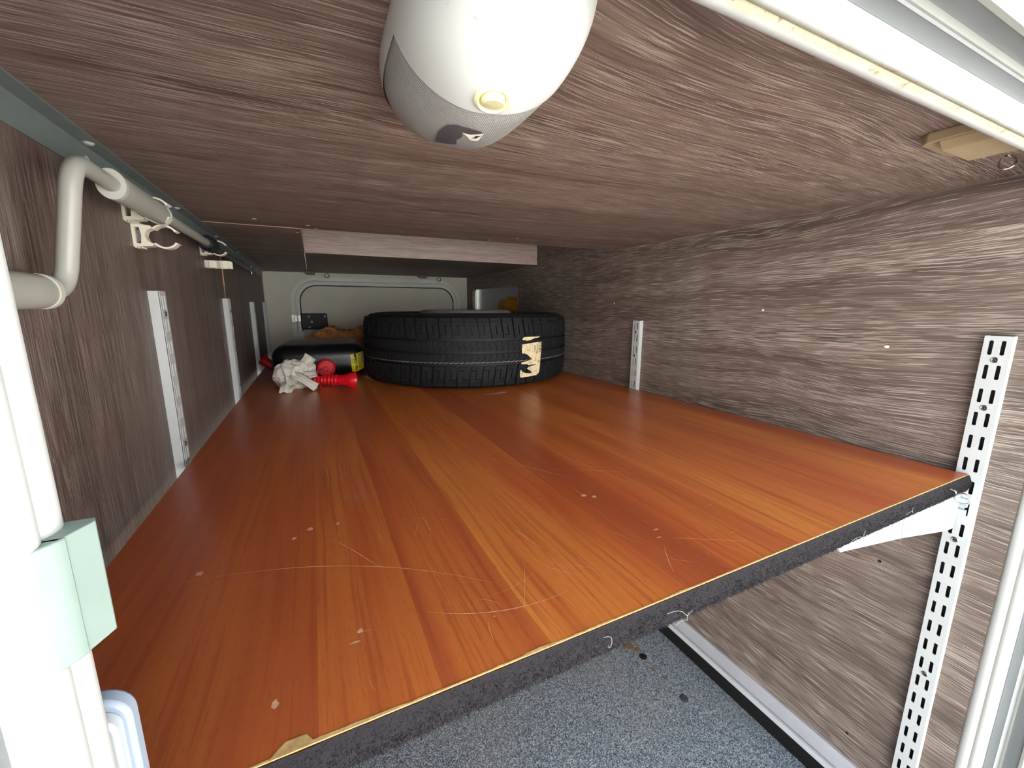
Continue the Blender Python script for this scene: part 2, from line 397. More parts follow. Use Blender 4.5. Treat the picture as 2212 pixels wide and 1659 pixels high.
# ------------------------------------------------------------------ the setting
fl = boxo('floor', (XL-0.02, XR+0.02, 0.10, YB+0.02, -0.03, 0.0), M['floor'])
struct(fl, 'speckled blue grey vinyl floor under the shelf')
for (x, y) in ((0.688, 0.655), (0.6905, 0.529)):
    bm = bmesh.new(); lathe(bm, [(0, 0.0014), (0.007, 0.0012), (0.0095, 0.0004), (0.0098, 0)], 20, lambda a, b, h, x=x, y=y: (x+a, y+b, h))
    obj('screw_cap', bm, M['rust_spot'] if y < 0.6 else M['slot_dark'], fl)

ce = bmesh.new()
prism(ce, [(XL, YO), (XR, YO), (XR, 0.981), (-0.0095, 1.009), (XL, 1.012)], lambda u, v, t: (u, v, t), ZC, ZC+0.016)
ce = struct(obj('ceiling', ce, M['wood_x'], None, 0), 'brown limed oak ceiling panel over the shelf')
bm = bmesh.new(); box(bm, XL, -0.0105, 1.0145, YB, ZC, ZC+0.016); obj('ceiling_panel', bm, M['wood_x'], ce, 0)
bm = bmesh.new(); box(bm, -0.0095, XR, 1.4405, YB, ZC+0.0005, ZC+0.014); obj('ceiling_panel', bm, M['wood_x'], ce, 0)
bm = bmesh.new(); box(bm, XL, -0.0095, 1.0118, 1.0147, ZC-0.0004, ZC+0.014); obj('raw_edge', bm, M['raw_edge'], ce, 0)
bm = bmesh.new(); box(bm, -0.0108, -0.0088, 1.0147, 1.437, ZC-0.0004, ZC+0.014); obj('raw_edge', bm, M['raw_edge'], ce, 0)
bm = bmesh.new(); box(bm, -0.0095, XR, 1.437, 1.4405, ZC-0.0006, ZC+0.0155); obj('edge_band', bm, M['wood_pale'], ce, 0)
bm = bmesh.new(); box(bm, -0.0095, XR, 1.439, 1.455, ZC+0.0165, ZC+0.19); obj('riser_board', bm, M['wood_pale'], ce, 0)
bm = bmesh.new()
box(bm, -0.03, XR+0.02, 0.96, 1.47, ZC+0.19, ZC+0.205); box(bm, -0.025, -0.0095, 0.97, 1.47, ZC+0.016, ZC+0.19); box(bm, -0.03, XR+0.02, 0.955, 0.97, ZC+0.016, ZC+0.19)
obj('recess_lining', bm, M['wood_x'], ce, 0)
for (x, y) in ((0.004, 0.968), (0.0195, 0.999), (-0.0185, 1.07), (0.405, 0.973), (0.455, 0.915), (-0.017, 1.40), (-0.086, 0.943), (0.783, 0.970)):
    bm = bmesh.new(); a = random.random()*3
    prism(bm, [((0.0046 if k % 2 else 0.0034)*math.cos(a+k*PI/4), 0.0042*math.sin(a+k*PI/4)) for k in range(8)], lambda u, v, t, x=x, y=y: (x+u, y+v, t), ZC-0.0005, ZC+0.001)
    obj('wood_chip', bm, M['raw_edge'], ce, 0)

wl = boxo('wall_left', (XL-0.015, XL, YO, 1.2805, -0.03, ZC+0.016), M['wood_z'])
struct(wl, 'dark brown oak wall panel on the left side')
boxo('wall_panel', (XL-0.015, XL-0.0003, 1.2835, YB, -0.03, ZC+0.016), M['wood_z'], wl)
boxo('raw_joint', (XL-0.013, XL+0.0005, 1.2800, 1.2840, 0, ZC-0.03), M['raw_edge'], wl)
bm = bmesh.new()
for i in range(9):
    z = 0.925+0.006*i; w = 0.0012+0.0018*random.random(); box(bm, XL-0.001, XL+0.0016, 1.2805-w*0.3, 1.2825+w, z, z+0.0065)
obj('chipped_edge', bm, M['raw_yellow'], wl, 0)
for y, z, r in ((1.155, 0.803, 0.0030), (1.19, 0.781, 0.0036), (0.445, 0.748, 0.002), (0.46, 0.724, 0.0024), (0.43, 0.731, 0.0016)):
    bm = bmesh.new(); prism(bm, [(r*0.35*(0.5+random.random())*math.cos(2*PI*k/9), r*(0.5+random.random())*math.sin(2*PI*k/9)) for k in range(9)], lambda u, v, t, y=y, z=z: (XL+t, y+u, z+v), 0.0, 0.0003); obj('scuff_mark', bm, M['raw_edge'] if y > 1 else M['frame_grey'], wl, 0)
boxo('edge_strip', (XL-0.004, XL+0.0015, YB-0.012, YB, 0.0, ZC), M['raw_edge'], wl)

hole = rrect(1.605, 2.165, 0.846, 0.9675, 0.03, 6)
bm = bmesh.new()
plate(bm, [(YO, -0.03), (YB+0.015, -0.03), (YB+0.015, 1.24), (YO, 1.24)], [hole], lambda u, v, t: (t, u, v), XR, XR+0.014)
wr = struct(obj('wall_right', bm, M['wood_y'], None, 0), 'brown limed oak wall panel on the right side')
bm = bmesh.new(); h2 = rrect(1.605-0.0001, 2.165+0.0001, 0.8459, 0.9676, 0.03, 6); h3 = rrect(1.6065, 2.1635, 0.8475, 0.966, 0.0288, 6)
plate(bm, h2, [h3], lambda u, v, t: (t, u, v), XR-0.0006, XR+0.0142); obj('edge_band', bm, M['wood_pale'], wr)
bm = bmesh.new()
for d in ((XR+0.075, XR+0.085, 1.45, 2.3, 0.80, 1.03), (XR+0.0145, XR+0.085, 1.45, 2.3, 0.81, 0.82), (XR+0.0145, XR+0.085, 1.45, 2.3, 1.03, 1.04), (XR+0.0145, XR+0.085, 2.29, 2.3, 0.82, 1.03), (XR+0.0145, XR+0.085, 1.45, 1.46, 0.82, 1.03)): box(bm, *d)
obj('void_lining', bm, M['niche'], wr, 0)
def wall_spot(name, y, z, r, mat, star=False):
    bm = bmesh.new(); n = 14
    poly = [(r*(0.4+0.9*random.random() if star else 1)*math.cos(2*PI*k/n), r*(0.3+0.7*random.random() if star else 1)*math.sin(2*PI*k/n)) for k in range(n)]
    prism(bm, poly, lambda u, v, t: (XR-t, y+u, z+v), 0.0, 0.0004); obj(name, bm, mat, wr, 0)
wall_spot('screw_hole', 0.2785, 0.467, 0.0026, M['slot_dark']); wall_spot('screw_hole', 0.2787, 0.127, 0.0022, M['slot_dark'])
wall_spot('scuff_mark', 0.317, 0.8124, 0.0036, M['white_label'], True)
for y, z in ((0.968, 0.8847), (1.441, 0.8885), (0.52, 0.868)):
    bm = bmesh.new(); lathe(bm, [(0, 0.0010), (0.0014, 0.0008), (0.0021, 0)], 10, lambda a, b, h, y=y, z=z: (XR-h, y+a, z+b)); obj('wall_pin', bm, M['white_label'] if y < 1 else M['brown_pl'], wr)

wb = boxo('wall_back', (XL-0.015, XR+0.03, YB, YB+0.02, -0.03, 1.25), M['cream_wall'])
struct(wb, 'cream back wall around the far hatch')

# far hatch in the back wall
bm = bmesh.new()
DR = (-0.0905, 0.7535, 0.16, 1.0125)
sweep_rect(bm, DR, 0.115, [(-0.004, YB+0.002), (-0.004, YB-0.003), (0.004, YB-0.005), (0.012, YB-0.0055), (0.0145, YB-0.003), (0.017, YB-0.006), (0.022, YB-0.0115), (0.029, YB-0.0125), (0.0345, YB-0.010), (0.037, YB-0.004), (0.037, YB+0.002)])
dr = struct(obj('door_1', bm, M['cream_frame'], None, 40), 'cream rounded hatch door in the back wall')
bm = bmesh.new(); plate(bm, rrect(-0.0500, 0.7130, 0.20, 0.9720, 0.082, 8), [], lambda u, v, t: (u, t, v), YB-0.0035, YB+0.001); obj('door_panel', bm, M['cream_wall'], dr)
bm = bmesh.new(); sweep_rect(bm, (-0.0545, 0.7175, 0.195, 0.9765), 0.08, [(0, YB+0.001), (0, YB-0.0042), (0.0045, YB-0.0042), (0.0045, YB+0.001)]); obj('rubber_gap', bm, M['gap'], dr)
bm = bmesh.new(); prism(bm, rrect(-0.056, 0.0612, 0.764, 0.841, 0.008, 4), lambda u, v, t: (u, t, v), YB-0.030, YB-0.0035); lk = obj('lock_housing', bm, M['black_pl'], dr, 35, 0.003)
for (x, z) in ((-0.021, 0.826), (0.0505, 0.8265), (-0.0215, 0.775), (0.050, 0.777), (-0.0095, 0.801)):
    bm = screw_bm(0.0050 if x > -0.015 or z != 0.801 else 0.005); bmesh.ops.transform(bm, verts=bm.verts, matrix=Matrix.Translation((x, YB-0.030, z)) @ Matrix.Rotation(PI/2, 4, 'X'))
    obj('rivet', bm, [M['screw_pale'], M['slot_dark']], lk)
bm = bmesh.new(); box(bm, -0.0945, -0.0845, YB-0.0085, YB-0.004, 0.799, 0.8345); box(bm, -0.0845, -0.056, YB-0.019, YB-0.014, 0.803, 0.832); box(bm, -0.0865, -0.0825, YB-0.019, YB-0.004, 0.799, 0.8345)
sp = obj('strike_plate', bm, M['screw'], dr)
boxo('bolt', (-0.072, -0.066, YB-0.022, YB-0.0185, 0.803, 0.832), M['white_label'], dr)
bm = bmesh.new(); prism(bm, rrect(-0.0805, -0.048, 0.70, 0.7555, 0.006, 4), lambda u, v, t: (u, t, v), YB-0.020, YB-0.003); obj('hinge_cover', bm, M['cream_frame'], dr, 35, 0.002)

# opening surround: seal, frame profile and vehicle skin
OR_ = (-0.0678, 0.7990, 0.03, 1.0034)
lobe = lambda c, y, r, a0, a1, n: [(c + r*math.cos(a0+(a1-a0)*k/n), y + r*math.sin(a0+(a1-a0)*k/n)) for k in range(n+1)]
prof = [(-0.03, 0.1565)] + lobe(-0.009, 0.1475, 0.009, PI/2, -0.56, 10) + lobe(-0.0077, 0.1382, 0.0072, 0.62, -PI/2, 10) + [(-0.03, 0.1308)]
bm = bmesh.new()
sweep_rect(bm, OR_, 0.07, [(-0.04, 0.1306), (-0.0105, 0.1306), (-0.012, 0.1225), (-0.0135, 0.1222), (-0.0125, 0.1185), (-0.009, 0.1178), (-0.009, 0.1166), (-0.0125, 0.1158), (-0.0105, 0.1035), (-0.0085, 0.1028), (-0.0085, 0.1000), (-0.012, 0.0990), (-0.04, 0.0990)],
           10, [0, 0, 0, 1, 1, 1, 1, 0, 1, 1, 1, 1, 1])
tr = struct(obj('trim_1', bm, [M['frame_grey'], M['frame_cream']], None, 30), 'grey aluminium frame around the near opening')
bm = bmesh.new(); sweep_rect(bm, OR_, 0.07, prof); obj('rubber_seal', bm, M['seal'], tr, 50)
bm = bmesh.new(); sweep_rect(bm, OR_, 0.07, [(-0.0125, 0.0995), (-1.4, 0.0995), (-1.4, 0.1545), (-0.0125, 0.1545)], 10)
struct(obj('wall_front', bm, M['body_white'], None, 20), 'white vehicle skin around the near opening')
struct(boxo('ground', (-30, 30, -30, 30, -0.62, -0.55), M['ground']), 'pale concrete ground outside')
struct(boxo('bounce_wall', (-9, 9, -5.8, -5.5, -0.55, 2.9), M['bounce_white']), 'added white wall behind the viewer that bounces sunlight into the locker')  # unseen wall, added to throw sunlight deeper into the locker

# skirting profile along the right wall
bm = bmesh.new()
prism(bm, [(0.80, 0.036), (0.7925, 0.036), (0.7885, 0.038), (0.7875, 0.0475), (0.7895, 0.0495), (0.7930, 0.050), (0.7930, 0.0535), (0.7890, 0.054), (0.7890, 0.0565), (0.7925, 0.079), (0.7945, 0.0815), (0.80, 0.0815)], lambda u, v, t: (u, t, v), 0.18, 2.24)
bb = struct(obj('baseboard_right', bm, M['baseboard'], None, 25), 'lilac grey grooved aluminium skirting on the right wall')
bm = bmesh.new(); box(bm, 0.789, 0.7998, 0.18, 2.24, 0.0, 0.036); obj('rubber_strip', bm, M['gap'], bb)
bm = bmesh.new(); box(bm, 0.7865, 0.7885, 0.18, 2.24, 0.0365, 0.0478); obj('white_edge', bm, M['baseboard_w'], bb)

# dark angle profile in the left ceiling corner
bm = bmesh.new()
prism(bm, [(XL, ZC), (XL, 1.0085), (XL+0.0016, 1.0085), (XL+0.0022, 1.0305), (XL+0.0042, ZC-0.0022), (XL+0.0185, ZC-0.0016), (XL+0.0185, ZC)], lambda u, v, t: (u, t, v), YO+0.003, YB-0.016)
an = tag(obj('corner_angle', bm, M['angle'], None, 25), 'dark grey metal angle screwed along the left ceiling corner', 'angle')
def dome_screw(p, d, r=0.0048):
    bm = bmesh.new(); q = Vector(d).to_track_quat('Z', 'Y').to_matrix().to_4x4()
    lathe(bm, [(0, 0.0026), (r*0.5, 0.0023), (r*0.85, 0.0013), (r, 0)], 16, lambda x, y, z: (x, y, z))
    bmesh.ops.transform(bm, verts=bm.verts, matrix=Matrix.Translation(p) @ q); obj('screw', bm, M['screw_pale'], an)
for y in (0.585, 0.885, 1.19, 1.50, 1.85): dome_screw((XL+0.0105, y, ZC-0.0020), (0, 0, -1))
for y in (0.600, 1.72, 2.02): dome_screw((XL+0.0018, y, 1.020), (1, 0, 0), 0.0044)

# ------------------------------------------------------------------ shelf
ZS = 0.650; SX0, SX1, SY0, SY1 = -0.178, 0.7862, 0.200, 2.235
sh = empty('shelf', 'wide scratched red brown cherry laminate shelf board across the locker', 'shelf', (0.3, 1.2, 0.63))
def child_at(o, root):          # geometry is written in world metres: cancel the root's offset
    o.matrix_parent_inverse = Matrix.Translation(-root.location); return o
bm = bmesh.new(); box(bm, SX0, SX1, SY0, SY1, 0.634, ZS); child_at(obj('board', bm, M['shelf'], sh, 0), sh)
bm = bmesh.new()
nx, nz = 240, 5
grid = [[None]*(nz+1) for _ in range(nx+1)]
for i in range(nx+1):
    for j in range(nz+1):
        x = SX0+(SX1-SX0)*i/nx; t = j/nz; z = 0.6265+0.0230*t
        bulge = 0.0035*math.sin(PI*min(1, max(0, t*1.02)))+0.0012
        d = noise.noise(Vector((x*260, t*6, 1)))*0.0009; e = noise.noise(Vector((x*130, t*3, 5)))*0.0011
        grid[i][j] = bm.verts.new((x, SY0-bulge-d, z+(e if j < 2 else e*0.2)))
for i in range(nx):
    for j in range(nz): bm.faces.new((grid[i][j], grid[i+1][j], grid[i+1][j+1], grid[i][j+1]))
back = [[bm.verts.new((SX0 if s == 0 else SX1, SY0+0.0005, z)) for z in (0.6268, 0.6496)] for s in (0, 1)]
for i in range(20000):           # pile of the felt: short fibres standing out of the strip
    x = random.uniform(SX0, SX1); t = random.random(); z = 0.6268+0.0212*t
    y = SY0-0.0035*math.sin(PI*t)-0.0010
    L = random.uniform(0.0010, 0.0030); a = random.uniform(-1.2, 1.2); b = random.uniform(-1.0, 0.7)
    tip = (x+L*math.sin(a), y-L*math.cos(a)*0.8, z+L*math.sin(b)-(0.0012 if t < 0.12 else 0)); w = 0.00022
    bm.faces.new([bm.verts.new(p) for p in ((x-w, y, z), (x+w, y, z+w), tip)])
ca = child_at(obj('felt_edging', bm, M['carpet'], sh, 0), sh); ca['label'] = 'charcoal felt strip glued to the front edge'
bm = bmesh.new(); prev = None
i = 0; n = 300
for i in range(n+1):
    x = SX0+(SX1-SX0)*i/n
    w = 0.0005+0.0009*noise.noise(Vector((x*22, 0, 3)))+0.0006*noise.noise(Vector((x*140, 0, 3)))
    w = max(0.0003, w)
    if -0.0345 < x < -0.0165: w += 0.006*min(1, (x+0.0345)/0.002, (-0.0165-x)/0.004)
    elif -0.0165 <= x < 0.03: w += 0.0016*(0.03-x)/0.0465
    if abs(x-0.117) < 0.012: w += 0.0012
    cur = [bm.verts.new((x, SY0-0.0004, 0.6494)), bm.verts.new((x, SY0-0.0004, ZS+0.0002)), bm.verts.new((x, SY0+w, ZS+0.0003))]
    if prev:
        bm.faces.new((prev[0], cur[0], cur[1], prev[1])); bm.faces.new((prev[1], cur[1], cur[2], prev[2]))
    prev = cur
child_at(obj('raw_edge', bm, M['raw_yellow'], sh, 0), sh)
def ribbon(bm, pts, w, z):
    n = len(pts); L, Rr = [], []
    for i, (x, y) in enumerate(pts):
        a = pts[max(0, i-1)]; b = pts[min(n-1, i+1)]; dx, dy = b[0]-a[0], b[1]-a[1]; l = math.hypot(dx, dy) or 1
        ww = w*(0.25+0.75*math.sin(PI*(i+0.15)/(n-0.7)))
        L.append(bm.verts.new((x-dy/l*ww, y+dx/l*ww, z))); Rr.append(bm.verts.new((x+dy/l*ww, y-dx/l*ww, z)))
    for i in range(n-1): bm.faces.new((L[i], Rr[i], Rr[i+1], L[i+1]))
bm = bmesh.new()
def arc(x0, y0, x1, y1, sag, n=10):
    out = []
    for i in range(n+1):
        t = i/n; s = 4*t*(1-t)*sag; l = math.hypot(x1-x0, y1-y0); nx_, ny_ = -(y1-y0)/l, (x1-x0)/l
        out.append((x0+(x1-x0)*t+nx_*s, y0+(y1-y0)*t+ny_*s))
    return out
for a in ((-0.115, 0.385, 0.115, 0.275, 0.022), (0.0, 0.40, 0.035, 0.335, 0.001), (0.165, 0.345, 0.175, 0.30, 0.001), (0.30, 0.26, 0.36, 0.225, 0.0), (0.06, 0.265, 0.165, 0.24, -0.01),
          (0.27, 0.46, 0.40, 0.38, 0.008), (0.20, 0.56, 0.30, 0.40, 0.006), (0.32, 0.55, 0.36, 0.35, -0.006), (0.40, 0.60, 0.43, 0.36, 0.004), (-0.005, 0.62, 0.0, 0.53, 0.003), (0.27, 0.72, 0.33, 0.70, 0.004)):
    ribbon(bm, arc(*a), 0.00035, ZS+0.00018)
for i in range(130):
    x = random.uniform(0.0, 0.70); y = SY0+0.015+random.random()**1.6*0.75; L = 0.008+0.05*random.random()**2
    a = random.gauss(1.9, 0.55) if random.random() < 0.7 else random.uniform(0, PI)
    x1, y1 = x+L*math.cos(a), y+L*math.sin(a)
    if x1 < SX0+0.01 or x1 > SX1-0.01 or y1 < SY0+0.005: continue
    ribbon(bm, arc(x, y, x1, y1, random.gauss(0, 0.06)*L, 5), random.uniform(0.0001, 0.00024), ZS+0.00018)
sc = child_at(obj('scratches', bm, M['scratch'], sh, 0), sh); sc['kind'] = 'stuff'
bm = bmesh.new()
def blot(x, y, rx, ry, z=ZS+0.00022):
    n = 12; vs = [bm.verts.new((x+rx*(0.45+0.6*random.random())*math.cos(2*PI*k/n), y+ry*(0.45+0.6*random.random())*math.sin(2*PI*k/n), z)) for k in range(n)]
    bm.faces.new(vs)
for (x, y, rx, ry) in ((0.41, 0.955, 0.05, 0.008), (0.43, 0.965, 0.022, 0.010), (-0.02, 0.43, 0.0035, 0.004), (-0.034, 0.418, 0.003, 0.003), (0.006, 0.43, 0.002, 0.005), (-0.104, 0.392, 0.004, 0.004), (0.012, 0.268, 0.003, 0.0025), (0.008, 0.259, 0.004, 0.0012),
                       (0.297, 0.278, 0.0035, 0.0016), (0.289, 0.266, 0.0032, 0.0012), (-0.037, 0.2325, 0.0022, 0.0045), (0.285, 0.365, 0.003, 0.004), (0.275, 0.372, 0.006, 0.003), (0.46, 0.985, 0.010, 0.004)):
    blot(x, y, rx, ry)
for i in range(60): blot(random.uniform(-0.1, 0.7), SY0+0.03+random.random()*0.8, 0.0006+0.0009*random.random(), 0.0006+0.0009*random.random())
du = child_at(obj('dust_marks', bm, M['scuff'], sh, 0), sh); du['kind'] = 'stuff'
for (x, z, a, L) in ((0.165, 0.646, -1.2, 0.02), (0.225, 0.643, -0.5, 0.035), (0.235, 0.629, 0.6, 0.02), (0.485, 0.634, 0.3, 0.03), (0.60, 0.637, 0.5, 0.02)):
    pts = [(x+L*t*math.cos(a)+0.003*math.sin(5*t), SY0-0.0065-0.002*math.sin(PI*t), z+L*0.5*t*math.sin(a)+0.002*math.sin(7*t)) for t in [k/8 for k in range(9)]]
    bm = bmesh.new(); tube(bm, pts, 0.00018, 5); child_at(obj('stray_hair', bm, M['hair'], sh, 0), sh)

# ------------------------------------------------------------------ slotted shelf tracks
PITCH = 0.0317
def track(label, yc, wallx, sgn, ztop, zbot, screws):
    """sgn +1: stands on a wall facing +x"""
    root = empty('shelf_track', label, 'shelf track', (wallx, yc, zbot), group='white slotted shelf tracks')
    H = ztop-zbot; P = 0.0130; hw = 0.0125
    holes = []; k = 0
    while True:
        zc = H-0.0152-PITCH*k
        if zc < 0.014: break
        for s in (-0.0052, 0.0056):
            holes.append([(s+u, zc+v) for u, v in rrect(-0.0021, 0.0021, -0.0093, 0.0093, 0.0014, 2)])
        k += 1
    bm = bmesh.new()
    plate(bm, [(-hw, 0), (hw, 0), (hw, H), (-hw, H)], holes, lambda u, v, t: (sgn*t, u, v), P-0.0015, P)
    f = obj('slotted_face', bm, M['track'], root, 0)
    bm = bmesh.new()
    for s in (-1, 1): box(bm, 0, sgn*(P-0.0008), s*hw-(0.0014 if s > 0 else 0), s*hw+(0.0014 if s < 0 else 0), 0, H)
    box(bm, sgn*0.0002, sgn*0.0008, -hw+0.002, hw-0.002, 0, H, 1)
    obj('channel_sides', bm, [M['track'], M['slot_dark']], root, 0)
    for z in screws:
        bm = screw_bm(0.0040); bmesh.ops.transform(bm, verts=bm.verts, matrix=Matrix.Translation((sgn*P, -0.0004, z-zbot)) @ Matrix.Rotation(sgn*PI/2, 4, 'Y'))
        obj('screw', bm, [M['screw'], M['slot_dark']], root)
    return root
track('tall white slotted track on the right wall carrying the shelf bracket', 0.200, XR, -1, 0.8374, 0.10, (0.8066, 0.7432, 0.553, 0.331))
track('short white slotted track on the right wall beside the tyre', 0.858, XR, -1, 0.8374, 0.10, (0.8066, 0.7432))
ZT = 0.8930
for y, lab, zo in ((0.7340, 'widest looking white slotted track on the left wall, nearest the opening', 0), (1.2480, 'white slotted track on the left wall just beyond the panel joint', -0.001),
               (1.731, 'white slotted track on the left wall, third from the opening', -0.004), (2.150, 'white slotted track on the left wall closest to the cream back wall', -0.001)):
    track(lab, y, XL, 1, ZT+zo, 0.10, (ZT+zo-0.0152-PITCH/2, ZT+zo-0.0152-PITCH*6.5))

# bracket under the right front corner
br = empty('shelf_bracket', 'white tapered steel bracket holding up the right front shelf corner', 'bracket', (0.787, 0.2, 0.60))
bm = bmesh.new()
prism(bm, [(0.0, 0.0293), (-0.005, -0.030), (-0.030, -0.028), (-0.16, -0.0045), (-0.300, 0.016), (-0.305, 0.022), (-0.305, 0.0293)], lambda u, v, t: (u, t, v), 0.0022, 0.0045)
prism(bm, [(0.0, 0.0293), (-0.005, -0.030), (-0.030, -0.028), (-0.16, -0.0045), (-0.300, 0.016), (-0.305, 0.022), (-0.305, 0.0293)], lambda u, v, t: (u, t, v), 0.0085, 0.0105)
box(bm, -0.305, 0, 0.0022, 0.0105, 0.0280, 0.0298)
obj('bracket_arm', bm, M['bracket'], br, 0)
bm = bmesh.new()
for z in (-0.004, 0.012): box(bm, -0.004, 0.0, -0.0052-0.0006, -0.0052+0.0006+0.0075, z-0.008, z+0.004)
obj('hook', bm, M['bracket'], br, 0)
bm = bmesh.new(); box(bm, -0.1630, -0.1626, 0.0018, 0.0023, -0.0102, 0.0285); obj('seam_line', bm, M['frame_grey'], br, 0)

def ring_hook(name, label, loc, axis, rr, wire, stem, group, plate_=True, turn=0.0):
    """open wire eye: ring centre offset from loc by stem along axis"""
    root = empty(name, label, 'hook', loc, group=group)
    bm = bmesh.new(); A = Vector(axis).normalized()
    side = A.cross(Vector((0, 1, 0))) if abs(A.y) < 0.9 else Vector((1, 0, 0)); side.normalize(); side = Matrix.Rotation(turn, 3, A) @ side
    c = A*(stem+rr); pts = []
    for k in range(22):
        a = math.radians(18)+math.radians(300)*k/21
        pts.append(c - A*rr*math.cos(a) + side*rr*math.sin(a))
    pts = pts[::-1] + [A*stem*0.9 - A*0.0 , A*0.0]
    tube(bm, fillet(pts, 0.002, 3), wire, 8); obj('wire_eye', bm, M['chrome'], root)
    if plate_:
        bm = bmesh.new(); q = A.to_track_quat('Z', 'Y').to_matrix().to_4x4()
        lathe(bm, [(0, 0.0016), (wire*2.2, 0.0013), (wire*2.6, 0)], 14, lambda x, y, z: (x, y, z)); bmesh.ops.transform(bm, verts=bm.verts, matrix=q); obj('collar', bm, M['screw'], root)
    return root
# screw eye in the felt edge
se = empty('screw_eye', 'small bright wire screw eye in the felt edge near the right corner', 'hook', (0.722, 0.1975, 0.6415))
bm = bmesh.new(); pts = [Vector((0.0, 0.003, 0.002)), Vector((0.001, -0.006, 0.0005))]
for k in range(24):
    a = math.radians(150)-math.radians(330)*k/23; pts.append(Vector((0.0005, -0.0135-0.0070*math.cos(a), -0.0065+0.0070*math.sin(a))))
tube(bm, fillet(pts, 0.002, 2), 0.0012, 8); obj('wire_eye', bm, M['chrome'], se)

# ------------------------------------------------------------------ ceiling lamp
LC = Vector((0.1048, 0.271, ZC)); la, lb1, lb2, lh, le1, le2 = 0.0530, 0.0862, 0.1007, 0.0518, 0.6959, 1.0258
lp = empty('ceiling_lamp', 'egg shaped white plastic ceiling lamp with a prismatic lens and round switch', 'lamp', LC)
spw = lambda c, e: math.copysign(abs(c)**e, c)
def dome(scale=1.0, nu=192, nv=56):
    bm = bmesh.new(); rings = []
    for j in range(nv+1):
        v = PI/2*j/nv; ring = []
        for i in range(nu):
            u = 2*PI*i/nu; x = spw(math.cos(u), le1)*max(0, math.cos(v))**le2; y = spw(math.sin(u), le1)*max(0, math.cos(v))**le2; z = max(0, math.sin(v))**le2
            ring.append(bm.verts.new((la*x*scale, (lb2 if y > 0 else lb1)*y*scale, -lh*z*(scale if j else 1))))
        rings.append(ring)
    for j in range(nv):
        for i in range(nu):
            i2 = (i+1) % nu; bm.faces.new((rings[j][i], rings[j][i2], rings[j+1][i2], rings[j+1][i]))
    bmesh.ops.remove_doubles(bm, verts=bm.verts, dist=1e-5)
    return bm
PN = Vector((0.2145, 0.9657, -0.1464)); PD = 0.11181+0.0042-PN.dot(LC)       # plane of the cover's edge, lamp coordinates
ZRIM = 1.0225-ZC
def cut(bm, co, no, keep_pos):
    gm = bm.verts[:]+bm.edges[:]+bm.faces[:]
    bmesh.ops.bisect_plane(bm, geom=gm, dist=1e-6, plane_co=co, plane_no=no, clear_inner=keep_pos, clear_outer=not keep_pos)
P0 = PN.normalized()*(PD/PN.length)
cover = dome(1.014); cut(cover, P0, PN, False); co_ = obj('cover', cover, M['lamp_white'], lp, 0); co_.data.polygons.foreach_set('use_smooth', [True]*len(co_.data.polygons))
rim = dome(1.012); cut(rim, P0, PN, True); cut(rim, Vector((0, 0, ZRIM)), Vector((0, 0, 1)), True); ro = obj('base_rim', rim, M['lamp_white'], lp, 0); ro.data.polygons.foreach_set('use_smooth', [True]*len(ro.data.polygons))
ln = dome(0.994); cut(ln, P0-PN*0.004, PN, True); cut(ln, Vector((0, 0, ZRIM+0.003)), Vector((0, 0, 1)), False); obj('lens', ln, M['lens'], lp, 40)
inner = dome(0.80, 48, 14); obj('reflector', inner, M['white_label'], lp, 40)
def on_dome(x, y, off=0.0006):          # lamp-local height of the shell under (x, y)
    X, Y = abs(x)/la, abs(y)/(lb2 if y > 0 else lb1)
    q = (X**(2/le1)+Y**(2/le1))**(le1/le2)
    return -lh*max(0.0, 1-q)**(le2/2)-off
# round rocker switch
sx, sy = 0.1010-LC.x, 0.2355-LC.y; sz = on_dome(sx, sy, 0)
e = 0.004; nrm = Vector(((on_dome(sx+e, sy)-on_dome(sx-e, sy))/(2*e), (on_dome(sx, sy+e)-on_dome(sx, sy-e))/(2*e), -1)).normalized()
sw = bpy.data.objects.new('switch', None)
swm = Matrix.Translation((sx, sy, sz)) @ nrm.to_track_quat('Z', 'Y').to_matrix().to_4x4()
bm = bmesh.new(); lathe(bm, [(0, 0.0006), (0.0076, 0.0006), (0.0078, 0.0015), (0.0092, 0.0024), (0.0108, 0.0013), (0.0110, -0.0016), (0, -0.0016)], 36, lambda x, y, z: (x, y*0.92, z)); bmesh.ops.transform(bm, verts=bm.verts, matrix=swm)
swo = obj('switch', bm, M['switch'], lp); swo['label'] = 'yellowed round rocker switch'
bm = bmesh.new(); lathe(bm, [(0, 0.0044), (0.0060, 0.0042), (0.0070, 0.0034), (0.0072, 0.0), (0, 0.0)], 32, lambda x, y, z: (x, y*0.92, z+0.30*y if z > 0.001 else z)); bmesh.ops.transform(bm, verts=bm.verts, matrix=swm)
obj('rocker', bm, M['switch'], swo)
def lens_patch(name, poly, mat, off):
    bm = bmesh.new(); A, B = [], []
    t = bmesh.new(); vs = [t.verts.new((x-LC.x, y-LC.y, 0)) for x, y in poly]
    fc = t.faces.new(vs); bmesh.ops.triangulate(t, faces=[fc]); bmesh.ops.subdivide_edges(t, edges=t.edges[:], cuts=3, use_grid_fill=True)
    for v in t.verts: v.co.z = on_dome(v.co.x*1.0, v.co.y, off)
    return obj(name, t, mat, lp, 60)
pxl = lambda u, v: (u, v)
lens_patch('silver_sticker', [(0.0884, 0.3125), (0.0845, 0.2900), (0.0862, 0.2765), (0.0900, 0.2700), (0.0972, 0.2672), (0.1050, 0.2668), (0.1092, 0.2690), (0.1020, 0.2740), (0.0962, 0.2752), (0.0985, 0.2810), (0.0974, 0.2905), (0.1010, 0.3010)], M['chrome_label'], 0.0004)
